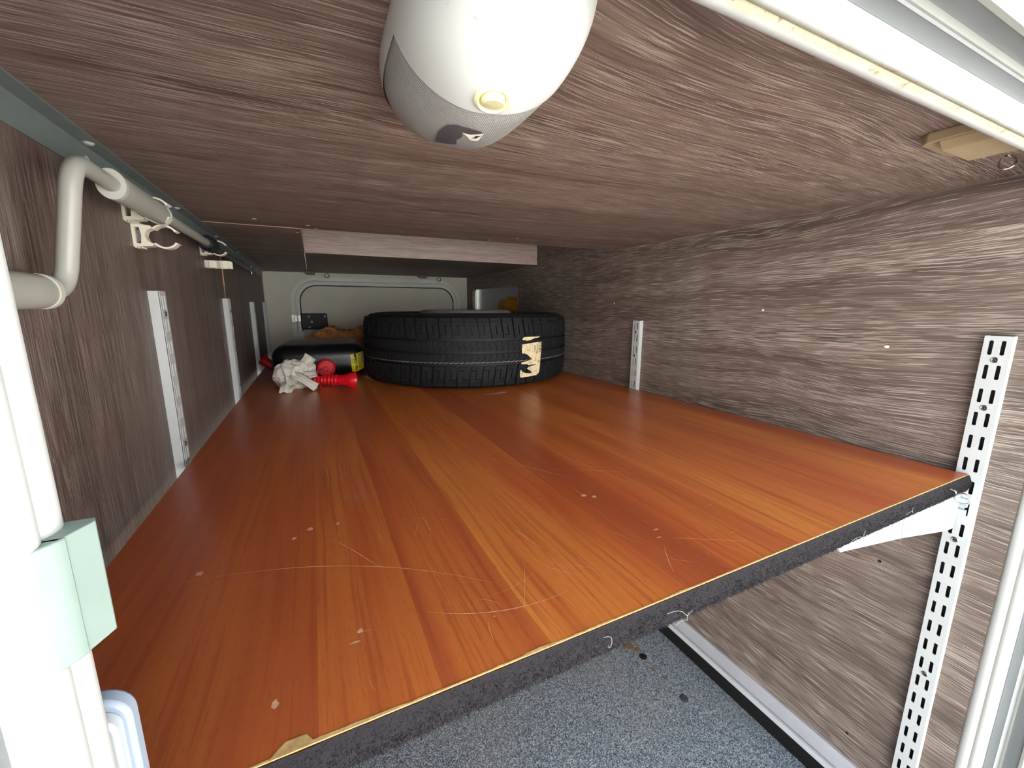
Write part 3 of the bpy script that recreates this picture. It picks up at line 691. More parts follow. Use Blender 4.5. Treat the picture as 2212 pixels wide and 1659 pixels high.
wst = lens_patch('white_sticker', [(0.0968, 0.2758), (0.1022, 0.2746), (0.1094, 0.2695), (0.1104, 0.2835), (0.1060, 0.2850), (0.1040, 0.2830), (0.1010, 0.2790)], M['white_label'], 0.0003)
lens_patch('sticker_print', [(0.1092, 0.2722), (0.1070, 0.2738), (0.1052, 0.2745), (0.1060, 0.2765), (0.1042, 0.2800), (0.1070, 0.2780), (0.1078, 0.2752)], M['ink'], 0.0007)
for (x0, y0, x1, y1) in ((0.1022, 0.2205, 0.0975, 0.2295), (0.1048, 0.2208, 0.1010, 0.2285)):   # scratches above the switch
    bm = bmesh.new(); d = Vector((x1-x0, y1-y0, 0)).normalized(); s2 = Vector((-d.y, d.x, 0))*0.00022; L_, R2 = [], []
    for k in range(9):
        x, y = x0+(x1-x0)*k/8-LC.x, y0+(y1-y0)*k/8-LC.y
        L_.append(bm.verts.new((x-s2.x, y-s2.y, on_dome(x-s2.x, y-s2.y, 0.00025)))); R2.append(bm.verts.new((x+s2.x, y+s2.y, on_dome(x+s2.x, y+s2.y, 0.00025))))
    for k in range(8): bm.faces.new((L_[k], L_[k+1], R2[k+1], R2[k]))
    obj('scratch', bm, M['chrome_label'], lp, 0)

# ------------------------------------------------------------------ door catches and hooks under the ceiling
def catch(label, loc, mat, group, w=0.052, d=0.040, h=0.0165):
    root = empty('door_catch', label, 'catch', loc, group=group)
    bm = bmesh.new()
    prism(bm, [(-w/2, -d/2), (w/2, -d/2), (w/2, d/2-0.006), (w/2-0.006, d/2), (-w/2+0.006, d/2), (-w/2, d/2-0.006)], lambda u, v, t: (u, v, t), -h*0.55, 0)
    obj('base', bm, mat, root, 0, 0.0012)
    bm = bmesh.new(); prism(bm, [(-w/2+0.002, -h*0.55), (w/2-0.002, -h*0.55), (w/2-0.004, -h), (-w/2+0.010, -h)], lambda u, v, t: (u, t, v), -d/2+0.0, d/2-0.014)
    obj('ramp', bm, mat, root, 0, 0.001)
    return root
catch('beige plastic door catch on the ceiling behind the near top seal', (0.5755, 0.1885, ZC), M['beige'], None, 0.075, 0.055)
catch('brown plastic door catch above the left half of the far hatch', (0.0005, 2.205, ZC), M['brown_pl'], None, 0.046, 0.035, 0.014)
catch('brown plastic door catch above the right half of the far hatch', (0.5355, 2.205, ZC), M['brown_pl'], None, 0.046, 0.035, 0.014)
ring_hook('ceiling_hook', 'bright wire hook hanging beside the beige catch, upper right', (0.692, 0.198, ZC), (0, 0, -1), 0.0062, 0.0011, 0.0012, None, True, math.radians(75))
ring_hook('ceiling_hook', 'small wire hook above the far hatch, the left one of two', (0.0735, 2.20, ZC), (0, 0, -1), 0.010, 0.0018, 0.006, None)
ring_hook('ceiling_hook', 'small wire hook above the far hatch, the right one of two', (0.623, 2.20, ZC), (0, 0, -1), 0.010, 0.0018, 0.006, None)

# ------------------------------------------------------------------ awning crank in its clips
ck = empty('awning_crank', 'long grey awning crank with Z bent handle clipped along the left wall', 'crank', (-0.17, 0.46, 0.984))
ax = lambda y: Vector((-0.1600-0.0150*min(1, (y-0.46)/0.6), y, 0.984+0.0080*min(1, (y-0.46)/0.5)))
def cw(o): o.matrix_parent_inverse = Matrix.Translation(-ck.location); return o
pts = [Vector((-0.1775, 0.30, 0.8825)), Vector((-0.1755, 0.452, 0.8835)), Vector((-0.1580, 0.452, 0.9835)), ax(0.56)]
bm = bmesh.new(); tube(bm, fillet(pts, 0.022, 9), 0.0068, 20); cw(obj('bent_tube', bm, M['crank'], ck, 60))
bm = bmesh.new()
gp = [Vector((-0.1778, y, 0.8825)) for y in (0.27, 0.30, 0.395, 0.418, 0.424)]
tube(bm, gp, [0.0112, 0.0126, 0.0126, 0.0124, 0.0112], 24, sx=0.92); cw(obj('hand_grip', bm, M['crank'], ck, 50))
bm = bmesh.new(); tube(bm, [Vector((-0.1776, 0.421, 0.8826)), Vector((-0.1776, 0.4265, 0.8826))], 0.0127, 24, sx=0.92); cw(obj('grip_collar', bm, M['crank_edge'], ck, 50))
bm = bmesh.new(); tube(bm, [ax(0.535), ax(0.541), ax(0.56), ax(0.66), ax(0.695)], [0.0118, 0.0134, 0.0132, 0.0126, 0.0122], 24, sx=0.82); cw(obj('sleeve', bm, M['crank'], ck, 50))
bm = bmesh.new(); tube(bm, [ax(0.533), ax(0.540)], 0.0138, 24, sx=0.82); cw(obj('sleeve_collar', bm, M['crank_edge'], ck, 50))
bm = bmesh.new(); tube(bm, [ax(0.692), ax(0.698)], 0.0130, 24, sx=0.85); cw(obj('sleeve_collar', bm, M['crank_edge'], ck, 50))
bm = bmesh.new(); tube(bm, [ax(0.69), ax(0.85), ax(0.982), ax(0.99)], [0.0066, 0.0066, 0.0066, 0.0055], 18); cw(obj('upper_rod', bm, M['crank'], ck, 60))
bm = bmesh.new()
tube(bm, [ax(0.984), ax(0.988), ax(1.037), ax(1.052)], [0.0105, 0.0135, 0.0130, 0.0075], 24)
for k in range(16):
    a = 2*PI*k/16; c, s = math.cos(a), math.sin(a); p = ax(0.986)
    q = [(p.x+c*r-s*w, p.z+s*r+c*w) for r, w in ((0.0070, -0.0005), (0.0145, -0.0007), (0.0145, 0.0007), (0.0070, 0.0005))]
    prism(bm, q, lambda u, v, t: (u, t, v), 0.981, 1.032)
cw(obj('ribbed_ferrule', bm, M['black_pl'], ck, 30))
bm = bmesh.new(); tube(bm, [ax(1.03), ax(1.08), ax(1.63), ax(1.66)], [0.0072, 0.0064, 0.0064, 0.0050], 14); cw(obj('lower_rod', bm, M['rod_dark'], ck, 60))
bm = bmesh.new(); p = ax(1.645); tube(bm, [p+Vector((0, 0, 0.013)), p-Vector((0, 0, 0.013))], 0.0026, 10); cw(obj('cross_pin', bm, M['chrome'], ck, 60))

# spring clips on the left wall
def clip(label, loc, axis_z=False, wid=0.0150):
    """d = distance from the wall, s = across, t = along the held tube"""
    root = empty('pipe_clip', label, 'clip', loc, group='cream plastic pipe clips on the left wall')
    fn = (lambda d, s, t: (d, s, t)) if axis_z else (lambda d, s, t: (d, t, s))
    w = wid/2
    bm = bmesh.new()
    plate(bm, [(0, -0.0145), (0.0195, -0.0126), (0.0210, -0.0098), (0.0145, -0.0062), (0.0125, 0), (0.0145, 0.0062), (0.0210, 0.0098), (0.0195, 0.0126), (0, 0.0145)],
          [[(0.0030, -0.0100), (0.0030, 0.0100), (0.0078, 0.0100), (0.0092, 0.0), (0.0078, -0.0100)]], fn, -w, w)
    for s in (-1, 1):
        for k in range(3):
            d = 0.0012+0.0032*k; prism(bm, [(d, s*0.0143), (d+0.0018, s*0.0142), (d+0.0015, s*0.0160), (d+0.0003, s*0.0160)], fn, -w, w)
    obj('base', bm, M['clip'], root, 30)
    bm = bmesh.new(); c = 0.0325; ro, ri = 0.0152, 0.0130
    for sg in (-1, 1):
        poly = []; A0, A1 = math.radians(141), math.radians(36)
        for k in range(13): a = A0+(A1-A0)*k/12; poly.append((c+ro*math.cos(a), sg*ro*math.sin(a)))
        a = A1; poly += [(c+(ro+0.0016)*math.cos(a-0.12), sg*(ro+0.0016)*math.sin(a-0.12)), (c+(ri-0.0004)*math.cos(a-0.1), sg*(ri-0.0004)*math.sin(a-0.1))]
        for k in range(13): a = A1+(A0-A1)*k/12; poly.append((c+ri*math.cos(a), sg*ri*math.sin(a)))
        prism(bm, poly, fn, -w, w)
    obj('spring_ring', bm, M['clip'], root, 40)
    bm = bmesh.new(); box(bm, *[v for ab in zip(fn(0.0036, -0.007, -0.003), fn(0.0075, 0.007, 0.003)) for v in ab]); obj('screw', bm, M['screw'], root)
    return root
clip('empty cream clip with open C jaws on the left wall below the crank', (XL, 0.707, 0.9618), False)
clip('empty cream clip seen edge on, on the left wall above the joint', (XL, 1.105, 0.9618), True)
clip('cream clip gripping the crank just behind its grey sleeve', (XL, 0.686, 0.9905), False)
clip('cream clip gripping the crank beside its black ribbed ferrule', (XL, 1.072, 0.9920), False)

# ------------------------------------------------------------------ latch parts on the left jamb
kp = empty('latch_keeper', 'pale grey green plastic keeper clipped over the white seal, left', 'latch', (-0.068, 0.14, 0.793))
bm = bmesh.new()
def kc(p): return (p[0]+0.068, p[1]-0.14)
prism(bm, [kc(p) for p in ((-0.0745, 0.1325), (-0.0712, 0.1338), (-0.0685, 0.1360), (-0.0664, 0.1383), (-0.0651, 0.1402), (-0.0645, 0.1418), (-0.0740, 0.1418))], lambda u, v, t: (u, v, t), -0.0175, 0.0182)
obj('seal_wrap', bm, M['green_grey'], kp, 50, 0.0004)
bm = bmesh.new(); prism(bm, [kc(p) for p in ((-0.0655, 0.1402), (-0.0614, 0.1497), (-0.0625, 0.1525), (-0.0740, 0.1525), (-0.0740, 0.1402))], lambda u, v, t: (u, v, t), -0.0175, 0.0182)
obj('tongue_plate', bm, M['green_grey'], kp, 30, 0.0003)
lt = empty('door_latch', 'bluish white rounded latch housing below the green grey keeper', 'latch', (-0.10, 0.175, 0.66))
bm = bmesh.new(); prism(bm, rrect(-0.035, 0.0284, -0.075, 0.0740, 0.010, 6), lambda u, v, t: (u, t, v), -0.003, 0.004); obj('housing', bm, M['blue_white'], lt, 40, 0.0015)
bm = bmesh.new(); prism(bm, rrect(-0.032, 0.0262, -0.070, 0.0700, 0.006, 6), lambda u, v, t: (u, t, v), -0.0085, -0.0025); obj('latch_lever', bm, M['white_pl'], lt, 40, 0.0012)
bm = bmesh.new(); box(bm, -0.033, 0.016, -0.0195, -0.002, -0.07, 0.06); obj('latch_base', bm, M['blue_white'], lt, 40, 0.001)

# ------------------------------------------------------------------ spare wheel lying on the shelf
TR, TC = 0.332, Vector((0.467, 1.325, ZS))
sw_ = empty('spare_wheel', 'black spare tyre on its wheel lying flat on the shelf', 'spare wheel', TC)
ZM, HW = 0.1035, 0.0985
def crown(z): d = max(0.0, abs(z-ZM)-0.060); return TR-0.0005*(abs(z-ZM)/0.06)**2-5.5*d*d-(260*max(0, d-0.022)**3)
bm = bmesh.new(); P = []
hb = [(0.205, 0.083), (0.2085, 0.0885), (0.222, 0.094), (0.245, 0.1005), (0.272, 0.1030), (0.293, 0.1015), (0.3065, 0.0975), (0.3085, 0.0985), (0.3105, 0.0965), (0.317, 0.0915)]
P += [(r, ZM+h) for r, h in hb]; P += [(crown(ZM+h)-0.0075, ZM+h) for h in (0.086, 0.06, 0.03, 0.0, -0.03, -0.06, -0.086)]; P += [(r, ZM-h) for r, h in hb[::-1]]
lathe(bm, P, 96, lambda x, y, z: (x, y, z)); 
for f in bm.faces: pass
ty = obj('tyre', bm, M['rubber'], sw_, 50)
bm = bmesh.new(); CIR = 2*PI*TR; NB = 62; PT = CIR/NB
def tread_piece(poly, depth=0.0068):
    def pt(s, z, dr): a = s/TR; r = crown(z)-dr; return (r*math.cos(a), r*math.sin(a), z)
    A = [bm.verts.new(pt(s, z, 0)) for s, z in poly]; B = [bm.verts.new(pt(s, z, depth)) for s, z in poly]
    bm.faces.new(A)
    for i in range(len(A)): bm.faces.new((A[i], A[(i+1) % len(A)], B[(i+1) % len(A)], B[i]))
mir = lambda poly: [(-s, 2*ZM-z) for s, z in poly][::1]
G = 0.0008
for k in range(NB):
    s0 = k*PT; L = PT-0.0048
    z0, z1 = ZM+0.0365, ZM+0.080
    sl = 0.006                                   # slant
    X = lambda u, t: s0+u+sl*(1-t)
    # shoulder block = two interlocking pieces, cut by an S sipe
    a = [(X(0, 1), z1), (X(0, 0.28), z0+0.28*(z1-z0)), (X(L*0.48, 0.28), z0+0.28*(z1-z0)), (X(L*0.48-G, 0.84), z0+0.84*(z1-z0)), (X(L, 0.84), z0+0.84*(z1-z0)), (X(L, 1), z1)]
    b = [(X(0, 0), z0), (X(L*0.9, 0), z0), (X(L, 0.12), z0+0.12*(z1-z0)), (X(L, 0.80), z0+0.80*(z1-z0)), (X(L*0.52+G, 0.80), z0+0.80*(z1-z0)), (X(L*0.52+G, 0.24), z0+0.24*(z1-z0)), (X(0, 0.24), z0+0.24*(z1-z0))]
    for q in (a, b): tread_piece(q); tread_piece([(-s+s0*2+0.011, z) for s, z in mir(q)])
    lug = [(X(0, 1), z1+0.0006), (X(L, 1), z1+0.0006), (X(L, 1), z1+0.0105), (X(0, 1), z1+0.0105)]
    tread_piece(lug, 0.004); tread_piece([(-s+s0*2+0.011, z) for s, z in mir(lug)], 0.004)
    # inner ribs with wavy sipes
    for sgn in (1, -1):
        zA, zB = ZM+sgn*0.0035, ZM+sgn*0.0300
        for j in range(2):
            u0 = s0+j*PT/2; W = PT/2-0.0011
            q = [(u0, zA), (u0+W, zA), (u0+W+0.0035, zA+(zB-zA)*0.3), (u0+W-0.003, zA+(zB-zA)*0.7), (u0+W+0.001, zB), (u0+0.001, zB), (u0-0.003, zA+(zB-zA)*0.7), (u0+0.0035, zA+(zB-zA)*0.3)]
            tread_piece(q)
obj('tread', bm, M['rubber_tread'], ty, 0)
# dashed paint line round the tread
bm = bmesh.new(); nd = 150
for k in range(nd):
    a0 = 2*PI*k/nd; a1 = a0+2*PI/nd*0.86; zz = ZM-0.0275
    zA, zB = zz-0.0005, zz+0.0016
    pt = lambda a, z, d: ((crown(z)+d)*math.cos(a), (crown(z)+d)*math.sin(a), z)
    vs = [bm.verts.new(pt(a0, zA, 0.0004)), bm.verts.new(pt(a1, zB, 0.0004)), bm.verts.new(pt(a1, zB+0.0011, 0.0004)), bm.verts.new(pt(a0, zA+0.0011, 0.0004))]
    bm.faces.new(vs)
pl = obj('paint_line', bm, M['paint_white'], ty, 0); pl['label'] = 'thin broken white line around the tread'
# torn label on the tread (s along the tread, z up)
def patch(name, poly, mat, off, parent, ss):
    t = bmesh.new(); vs = [t.verts.new((s, z, 0)) for s, z in poly]; f = t.faces.new(vs); bmesh.ops.triangulate(t, faces=[f])
    bmesh.ops.subdivide_edges(t, edges=t.edges[:], cuts=2, use_grid_fill=True)
    for v in t.verts:
        s, z = v.co.x+ss, v.co.y; r = crown(z)+off; a = s/TR; v.co = Vector((r*math.cos(a), r*math.sin(a), z))
    return obj(name, t, mat, parent, 60)
import_ang = -1.0
S_LAB = TR*math.radians(-76.6)
lz = lambda v: ZM+0.0385-0.112*(v-215)/(1450-215)       # photo-crop row -> height
lx = lambda u: 0.0780*(u-620)/(945-290)
lab = [(400, 215), (890, 222), (850, 250), (640, 285), (590, 325), (470, 330), (400, 310), (340, 305), (350, 260)]
lpart = patch('label', [(lx(u), lz(v)) for u, v in lab], M['tyre_label'], 0.0006, ty, S_LAB)
lab2 = [(330, 440), (640, 405), (945, 390), (935, 700), (915, 920), (900, 1200), (885, 1330), (850, 1400), (790, 1435), (320, 1460), (285, 1420), (280, 1330), (295, 1215), (315, 1225), (350, 1280), (430, 1325), (560, 1345), (640, 1330), (590, 1270), (480, 1190), (540, 1135), (650, 1115), (790, 1090), (760, 1080), (500, 1085), (500, 1050), (315, 1040), (315, 985), (500, 955), (625, 920), (560, 830), (480, 750), (400, 715), (330, 705)]
patch('label', [(lx(u), lz(v)) for u, v in lab2], M['tyre_label'], 0.0006, ty, S_LAB)
for (tx, u, v, size) in (('C1 07', 875, 560, 0.0125), ('WIHOIN', 800, 570, 0.006), ('INMRW', 705, 590, 0.006), ('WIHR', 745, 580, 0.004), ('1M', 560, 560, 0.006), ('82', 860, 1000, 0.008), ('LT', 560, 1020, 0.007)):
    a = (S_LAB+lx(u))/TR; z = lz(v); r = crown(z)+0.0009
    nrm = Vector((math.cos(a), math.sin(a), 0)); tan = Vector((-math.sin(a), math.cos(a), 0)); up = Vector((0, 0, 1))
    X_, Y_ = -up, tan                     # the print runs down the label
    mw = Matrix(((X_.x, Y_.x, nrm.x, nrm.x*r), (X_.y, Y_.y, nrm.y, nrm.y*r), (X_.z, Y_.z, nrm.z, z), (0, 0, 0, 1)))
    text_obj('label_print', tx, size, M['ink'] if size < 0.012 else M['ink'], lpart, mw)
# wheel: rim barrel and raised disc
bm = bmesh.new()
lathe(bm, [(0.209, ZM+0.086), (0.213, ZM+0.091), (0.208, ZM+0.094), (0.202, ZM+0.088), (0.197, ZM+0.070), (0.180, ZM+0.045), (0.176, ZM-0.05), (0.197, ZM-0.075), (0.205, ZM-0.090), (0.212, ZM-0.092), (0.209, ZM-0.084), (0.19, ZM-0.06), (0.186, ZM+0.05), (0.205, ZM+0.075)], 72, lambda x, y, z: (x, y, z), True)
wh = obj('wheel_rim', bm, M['rim'], sw_, 45)
bm = bmesh.new(); lathe(bm, [(0.182, ZM+0.045), (0.172, ZM+0.066), (0.158, ZM+0.088), (0.150, ZM+0.1055), (0.142, ZM+0.1095), (0.130, ZM+0.1105), (0.060, ZM+0.1085), (0.034, ZM+0.104), (0.033, ZM+0.094), (0, ZM+0.094)], 64, lambda x, y, z: (x-0.002, y, z)); obj('wheel_disc', bm, M['rim'], wh, 40)
for k in range(5):
    a = 2*PI*k/5; bm = bmesh.new(); lathe(bm, [(0, ZM+0.1075), (0.0095, ZM+0.1075), (0.0095, ZM+0.106), (0.0, ZM+0.106)], 14, lambda x, y, z, a=a: (x-0.002+0.065*math.cos(a), y+0.065*math.sin(a), z)); obj('bolt_hole', bm, M['slot_dark'], wh)

# ------------------------------------------------------------------ jerrycan on its side
jc = empty('jerrycan', 'black plastic jerrycan lying flat with red cap and yellow label', 'jerrycan', (0.019, 1.57, ZS), (0, 0, math.radians(-4)))
def superbox(w, d, h, r, n=10):
    b = bmesh.new(); bmesh.ops.create_cube(b, size=1); bmesh.ops.subdivide_edges(b, edges=b.edges[:], cuts=n, use_grid_fill=True)
    for v in b.verts:
        p = Vector((v.co.x*w, v.co.y*d, v.co.z*h)); c = Vector((max(-w/2+r, min(w/2-r, p.x)), max(-d/2+r, min(d/2-r, p.y)), max(-h/2+r, min(h/2-r, p.z))))
        q = p-c
        if q.length > 1e-9: p = c+q.normalized()*r
        v.co = p
    return b
CW, CD, CH = 0.276, 0.33, 0.106
bm = superbox(CW, CD, CH, 0.042, 14)
bmesh.ops.translate(bm, verts=bm.verts, vec=(0, 0, CH/2))
for v in bm.verts:                    # moulded waist grooves across the broad faces
    if abs(v.co.x) < 0.10 and abs(v.co.y) < 0.13: v.co.z += (-0.003 if v.co.z > CH/2 else 0.0)*(0.5+0.5*math.cos(v.co.y*70))
body = obj('body', bm, M['can'], jc, 60)
cx_ = 0.016
bm = bmesh.new(); fnY = lambda x, y, h: (cx_+x, -CD/2-h, 0.0345+y)
lathe(bm, [(0.0225, -0.02), (0.0225, 0.004), (0.026, 0.006), (0.026, 0.012), (0.0225, 0.014), (0.0225, 0.02)], 32, fnY); obj('neck', bm, M['can'], jc, 40)
bm = bmesh.new(); seg = 48; prof = [(0.0275, 0.006), (0.0275, 0.0215), (0.0255, 0.0235), (0.0255, 0.030), (0.0235, 0.0335), (0.020, 0.0342), (0.019, 0.0325), (0.008, 0.0325), (0.006, 0.0345), (0, 0.0345)]
lathe(bm, prof, seg, lambda x, y, h: ((cx_+x*(1.03 if (int(round(math.atan2(y, x)/(2*PI)*seg)) % 2 and 0.007 < h < 0.022) else 1)), -CD/2-h, 0.0345+y)); cap = obj('cap', bm, M['red'], jc, 35)
bm = bmesh.new(); tube(bm, [(cx_+0.021*math.cos(2*PI*k/24), -CD/2-0.034, 0.0345+0.021*math.sin(2*PI*k/24)) for k in range(24)], 0.0012, 6, True); obj('cap_rim', bm, M['red'], cap)
bm = bmesh.new(); tube(bm, fillet([(-0.008+cx_, -CD/2-0.033, 0.032), (cx_-0.009, -CD/2-0.060, 0.038), (cx_-0.013, -CD/2-0.150, 0.0475), (cx_-0.012, -CD/2-0.2080, 0.0440), (cx_-0.006, -CD/2-0.2105, 0.006), (cx_+0.008, -CD/2-0.2000, 0.003)], 0.02, 6), 0.0024, 8, sx=0.55); obj('strap', bm, M['red'], cap)
# yellow label on the rounded right shoulder: patch projected on the body
def can_front(x, z):
    r = 0.042; dx = max(0, abs(x)-(CW/2-r)); dz = max(0, abs(z-CH/2)-(CH/2-r)); q = r*r-dx*dx-dz*dz
    return -CD/2+r-math.sqrt(max(0, q))
def can_patch(name, poly, mat, off, parent):
    t = bmesh.new(); f = t.faces.new([t.verts.new((x, z, 0)) for x, z in poly]); bmesh.ops.triangulate(t, faces=[f]); bmesh.ops.subdivide_edges(t, edges=t.edges[:], cuts=5, use_grid_fill=True)
    for v in t.verts: x, z = v.co.x, v.co.y; v.co = Vector((x, can_front(x, z)-off, z))
    return obj(name, t, mat, parent, 60)
q = lambda u, v: (0.0900+0.0400*u-0.000*v, 0.0720-0.0600*v+0.0090*u)      # u right, v down over the label
lb = can_patch('label', [q(0, 0), q(0.5, 0.02), q(1, 0), q(1.02, 0.5), q(1.0, 0.97), q(0.5, 1.0), q(0.06, 1.0), q(0.02, 0.5)], M['yellow'], 0.0006, jc); lb['label'] = 'yellow printed label on the can'
can_patch('label_band', [q(0.52, 0.03), q(0.76, 0.02), q(0.80, 0.96), q(0.58, 0.98)], M['ochre_label'], 0.0009, lb)
can_patch('label_band', [q(0.78, 0.03), q(0.98, 0.02), q(1.0, 0.80), q(0.88, 0.62), q(0.80, 0.55)], M['grey_label'], 0.0009, lb)
can_patch('label_band', [q(0.26, 0.0), q(0.42, 0.0), q(0.44, 0.42), q(0.36, 0.30), q(0.24, 0.12)], M['ink'], 0.0010, lb)
def can_text(s, u, v, size, bold=0.0):
    x, z = q(u, v); y = can_front(x, z)-0.0011; e = 0.003
    nx_ = -(can_front(x+e, z)-can_front(x-e, z))/(2*e); nz_ = -(can_front(x, z+e)-can_front(x, z-e))/(2*e)
    nrm = Vector((-nx_, -1, -nz_)); nrm = Vector((-nx_*-1, -1, nz_*-1)).normalized() if False else Vector(((can_front(x+e, z)-can_front(x-e, z))/(2*e), -1, (can_front(x, z+e)-can_front(x, z-e))/(2*e))).normalized()
    X_ = Vector((0, 0, -1)); X_ = (X_-nrm*X_.dot(nrm)).normalized(); Y_ = nrm.cross(X_)
    mw = Matrix(((X_.x, Y_.x, nrm.x, x), (X_.y, Y_.y, nrm.y, y), (X_.z, Y_.z, nrm.z, z), (0, 0, 0, 1)))
    text_obj('label_print', s, size, M['ink'], lb, mw, bold)
can_text('VP2', 0.36, 0.42, 0.011, 0.0003); can_text('1804', 0.40, 0.78, 0.010, 0.0003); can_text('JE2', 0.17, 0.36, 0.012); can_text('- - .', 0.16, 0.80, 0.008); can_text('o', 0.90, 0.76, 0.012)

# corrugated red spout in front of the can
sp_ = empty('pouring_spout', 'red corrugated pouring spout with bell end lying before the can', 'spout', (0.012, 1.222, ZS+0.0237), (0, math.radians(2), math.radians(-17)))
bm = bmesh.new(); prof = []
prof.append((0.0, -0.031)); 
for k in range(7):
    x = -0.031+k*0.0075; r = 0.0085+0.0052*min(1, k/4); prof += [(r-0.0022, x), (r-0.0002, x+0.0018), (r+0.0006, x+0.0034), (r-0.0002, x+0.005), (r-0.0022, x+0.0066)]
prof += [(0.0128, 0.023), (0.0132, 0.034), (0.0142, 0.038), (0.0200, 0.050), (0.0205, 0.058), (0.0195, 0.0595), (0.0185, 0.058), (0.0175, 0.050), (0.012, 0.038), (0.0, 0.038)]
lathe(bm, prof, 32, lambda x, y, h: (1.2*h+0.012, 1.15*x, 1.15*y)); obj('spout_body', bm, M['red'], sp_, 40)
bm = bmesh.new(); tube(bm, [(0.0820, 0.0230*math.cos(2*PI*k/28), 0.0230*math.sin(2*PI*k/28)) for k in range(28)], 0.0013, 6, True); obj('bell_rim', bm, M['red'], sp_)
# second red nozzle left of the can
nz_ = empty('red_nozzle', 'short red plastic nozzle leaning at the left end of the jerrycan', 'nozzle', (-0.147, 1.60, ZS+0.028), (0, math.radians(42), math.radians(0)))
bm = bmesh.new(); lathe(bm, [(0, -0.031), (0.0150, -0.031), (0.0165, -0.029), (0.0165, 0.008), (0.0140, 0.010), (0.0125, 0.028), (0, 0.028)], 28, lambda x, y, h: (h, x, y)); obj('nozzle_body', bm, M['red_dark'], nz_, 40)

# crumpled white film bag
cb = empty('crumpled_bag', 'crumpled off white plastic bag lying against the jerrycan', 'bag', (-0.058, 1.262, ZS))
bm = bmesh.new(); bmesh.ops.create_icosphere(bm, subdivisions=6, radius=1.0)
for v in bm.verts:
    d = v.co.normalized(); n1 = noise.noise(d*1.7+Vector((3, 1, 2))); rid = 1-abs(noise.noise(d*2.3+Vector((7, 2, 5))))*2; rid2 = 1-abs(noise.noise(d*5.0+Vector((1, 9, 4))+Vector((n1, n1, n1))))*2
    r = 1+0.22*n1+0.10*rid+0.035*rid2
    p = Vector((d.x*0.047*r, d.y*0.036*r, d.z*0.042*r+0.038))
    p.x += 0.010*(0.04-p.z)/0.04*(-0.2); p.z = max(0.0006+0.001*abs(n1), p.z); v.co = p
obj('bag_body', bm, M['cloth'], cb, 75)
def flap(a, b, w0, w1, seed, curl=0.01, name='bag_flap'):
    bm = bmesh.new(); nu, nv = 16, 8; A, B = Vector(a), Vector(b); d = (B-A); side = d.cross(Vector((0.2, -1, 0.3))).normalized(); out = side.cross(d).normalized(); G_ = []
    for i in range(nu+1):
        t = i/nu; row = []
        for j in range(nv+1):
            s = j/nv*2-1; w = w0+(w1-w0)*t; ft = noise.noise(Vector((t*3+seed, s*2.2, seed)))
            p = A+d*t+side*w*s*(1+0.25*ft)+out*(curl*math.sin(PI*t)+0.006*ft+0.005*math.cos(s*5+seed)); p.z = max(0.0008, p.z); row.append(bm.verts.new(p))
        G_.append(row)
    for i in range(nu):
        for j in range(nv): bm.faces.new((G_[i][j], G_[i+1][j], G_[i+1][j+1], G_[i][j+1]))
    o = obj(name, bm, M['cloth'], cb, 60); s_ = o.modifiers.new('solid', 'SOLIDIFY'); s_.thickness = 0.0008; return o
flap((0.014, -0.010, 0.050), (0.042, -0.006, 0.088), 0.010, 0.016, 1.0)
flap((-0.004, -0.036, 0.046), (0.052, -0.062, 0.008), 0.012, 0.013, 2.3)
flap((0.012, -0.030, 0.034), (0.054, -0.028, 0.040), 0.013, 0.009, 3.9)
flap((-0.020, -0.034, 0.018), (-0.024, -0.070, 0.001), 0.020, 0.014, 5.1)
flap((0.020, -0.020, 0.020), (0.040, 0.0, 0.078), 0.010, 0.010, 6.4)

# levelling ramp behind the can
rp = empty('levelling_ramp', 'weathered orange stepped levelling ramp standing behind the jerrycan', 'ramp', (0.03, 1.885, ZS), (0, 0, math.radians(-6)))
PR = [(-0.165, 0.0), (-0.165, 0.008), (-0.08, 0.078), (0.010, 0.134), (0.018, 0.138), (0.042, 0.137), (0.052, 0.131), (0.062, 0.124), (0.085, 0.121), (0.118, 0.122), (0.130, 0.128), (0.140, 0.136), (0.150, 0.139), (0.175, 0.139), (0.205, 0.120), (0.225, 0.0)]
bm = bmesh.new(); prism(bm, PR, lambda u, v, t: (u, t, v), -0.08, 0.08); obj('ramp_body', bm, M['ramp'], rp, 0)
top = PR[1:15]; cum = [0]
for i in range(len(top)-1): cum.append(cum[-1]+math.dist(top[i], top[i+1]))
def at(s):
    for i in range(len(top)-1):
        if s <= cum[i+1] or i == len(top)-2:
            t = (s-cum[i])/(cum[i+1]-cum[i]); return (top[i][0]+(top[i+1][0]-top[i][0])*t, top[i][1]+(top[i+1][1]-top[i][1])*t)
bm = bmesh.new(); s = 0.01
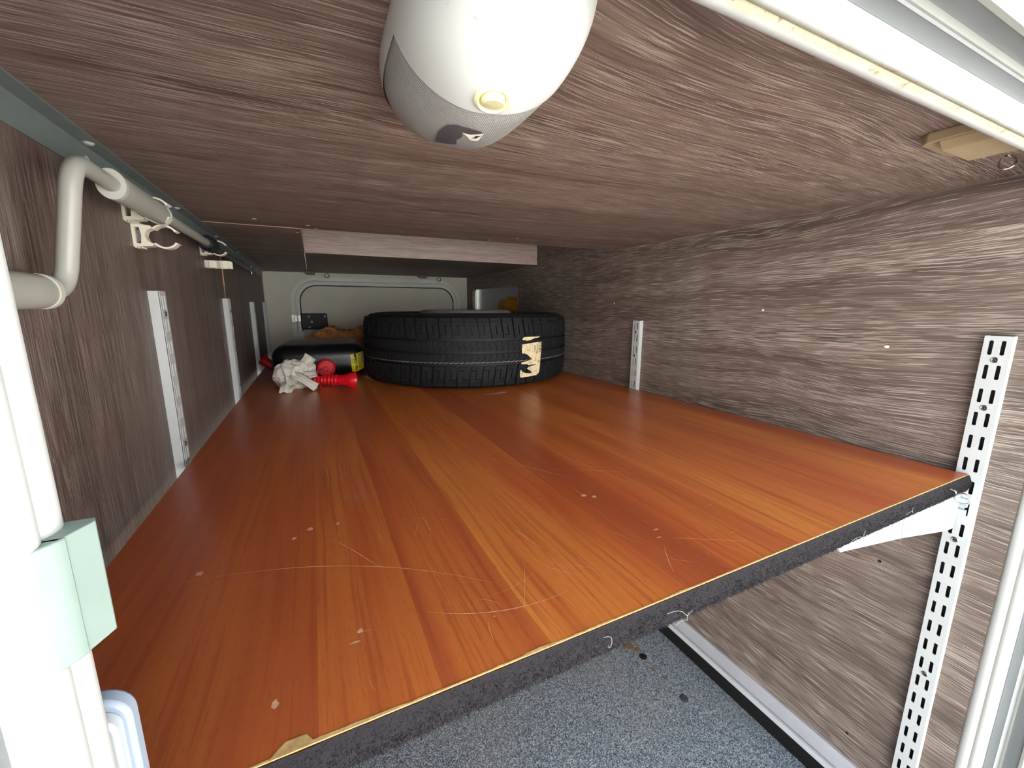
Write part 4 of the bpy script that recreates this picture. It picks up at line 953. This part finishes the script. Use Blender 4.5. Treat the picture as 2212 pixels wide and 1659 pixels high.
while s < cum[-1]-0.008:
    (x0, z0), (x1, z1) = at(s), at(s+0.005); L = math.dist((x0, z0), (x1, z1)) or 1; nx_, nz2 = -(z1-z0)/L, (x1-x0)/L
    prism(bm, [(x0, z0-0.001), (x1, z1-0.001), (x1+nx_*0.005, z1+nz2*0.005), (x0+nx_*0.005, z0+nz2*0.005)], lambda u, v, t: (u, t, v), -0.079, 0.079); s += 0.0235
for yy in (-0.079, -0.04, 0.0, 0.04, 0.074):
    for i in range(len(top)-1):
        (x0, z0), (x1, z1) = top[i], top[i+1]; prism(bm, [(x0, z0-0.001), (x1, z1-0.001), (x1, z1+0.0035), (x0, z0+0.0035)], lambda u, v, t: (u, t, v), yy, yy+0.005)
gr = obj('grip_ribs', bm, M['ramp'], rp, 0)

# ochre bundle in the wall opening and a scrap of paper
ob = empty('ochre_bundle', 'ochre yellow folded rubber cloth in the right wall opening', 'cloth', (XR+0.036, 1.775, 0.848))
bm = bmesh.new(); bmesh.ops.create_icosphere(bm, subdivisions=4, radius=1.0)
for v in bm.verts:
    d = v.co.normalized(); r = 1+0.18*noise.noise(d*2.2+Vector((4, 4, 1)))+0.10*(1-2*abs(noise.noise(d*5+Vector((2, 8, 3)))))
    p = Vector((d.x*0.024*r, d.y*0.105*r, d.z*0.033*r+0.030))
    if p.y < 0: p.z *= 1.10
    p.z = max(0, p.z); v.co = p
obj('fold', bm, M['ochre'], ob, 50)
bm = bmesh.new(); pts = [(0.002+0.004*math.sin(k), -0.075-0.005*k, 0.052+0.004*math.sin(k*1.3)) for k in range(5)]
tube(bm, pts, [0.012, 0.016, 0.017, 0.014, 0.009], 12, sx=0.7); obj('fold', bm, M['ochre'], ob, 50)
ps = empty('paper_scrap', 'small grey scrap of paper on the shelf between can and tyre', 'paper', (0.143, 1.33, ZS))
bm = bmesh.new(); rows = []
for i in range(9):
    t = i/8; w = 0.004+0.016*t; rows.append([bm.verts.new((0.012-0.022*t+w*s*0.3, -0.075+0.11*t, max(0.0005, 0.0008+0.008*t*t*(1+s)/2+0.0015*math.sin(9*t+s)))) for s in (-1, 0, 1)])
for i in range(8):
    for j in range(2): bm.faces.new((rows[i][j], rows[i][j+1], rows[i+1][j+1], rows[i+1][j]))
o = obj('sheet', bm, M['paper'], ps, 60); s_ = o.modifiers.new('solid', 'SOLIDIFY'); s_.thickness = 0.0004; s_.offset = 1
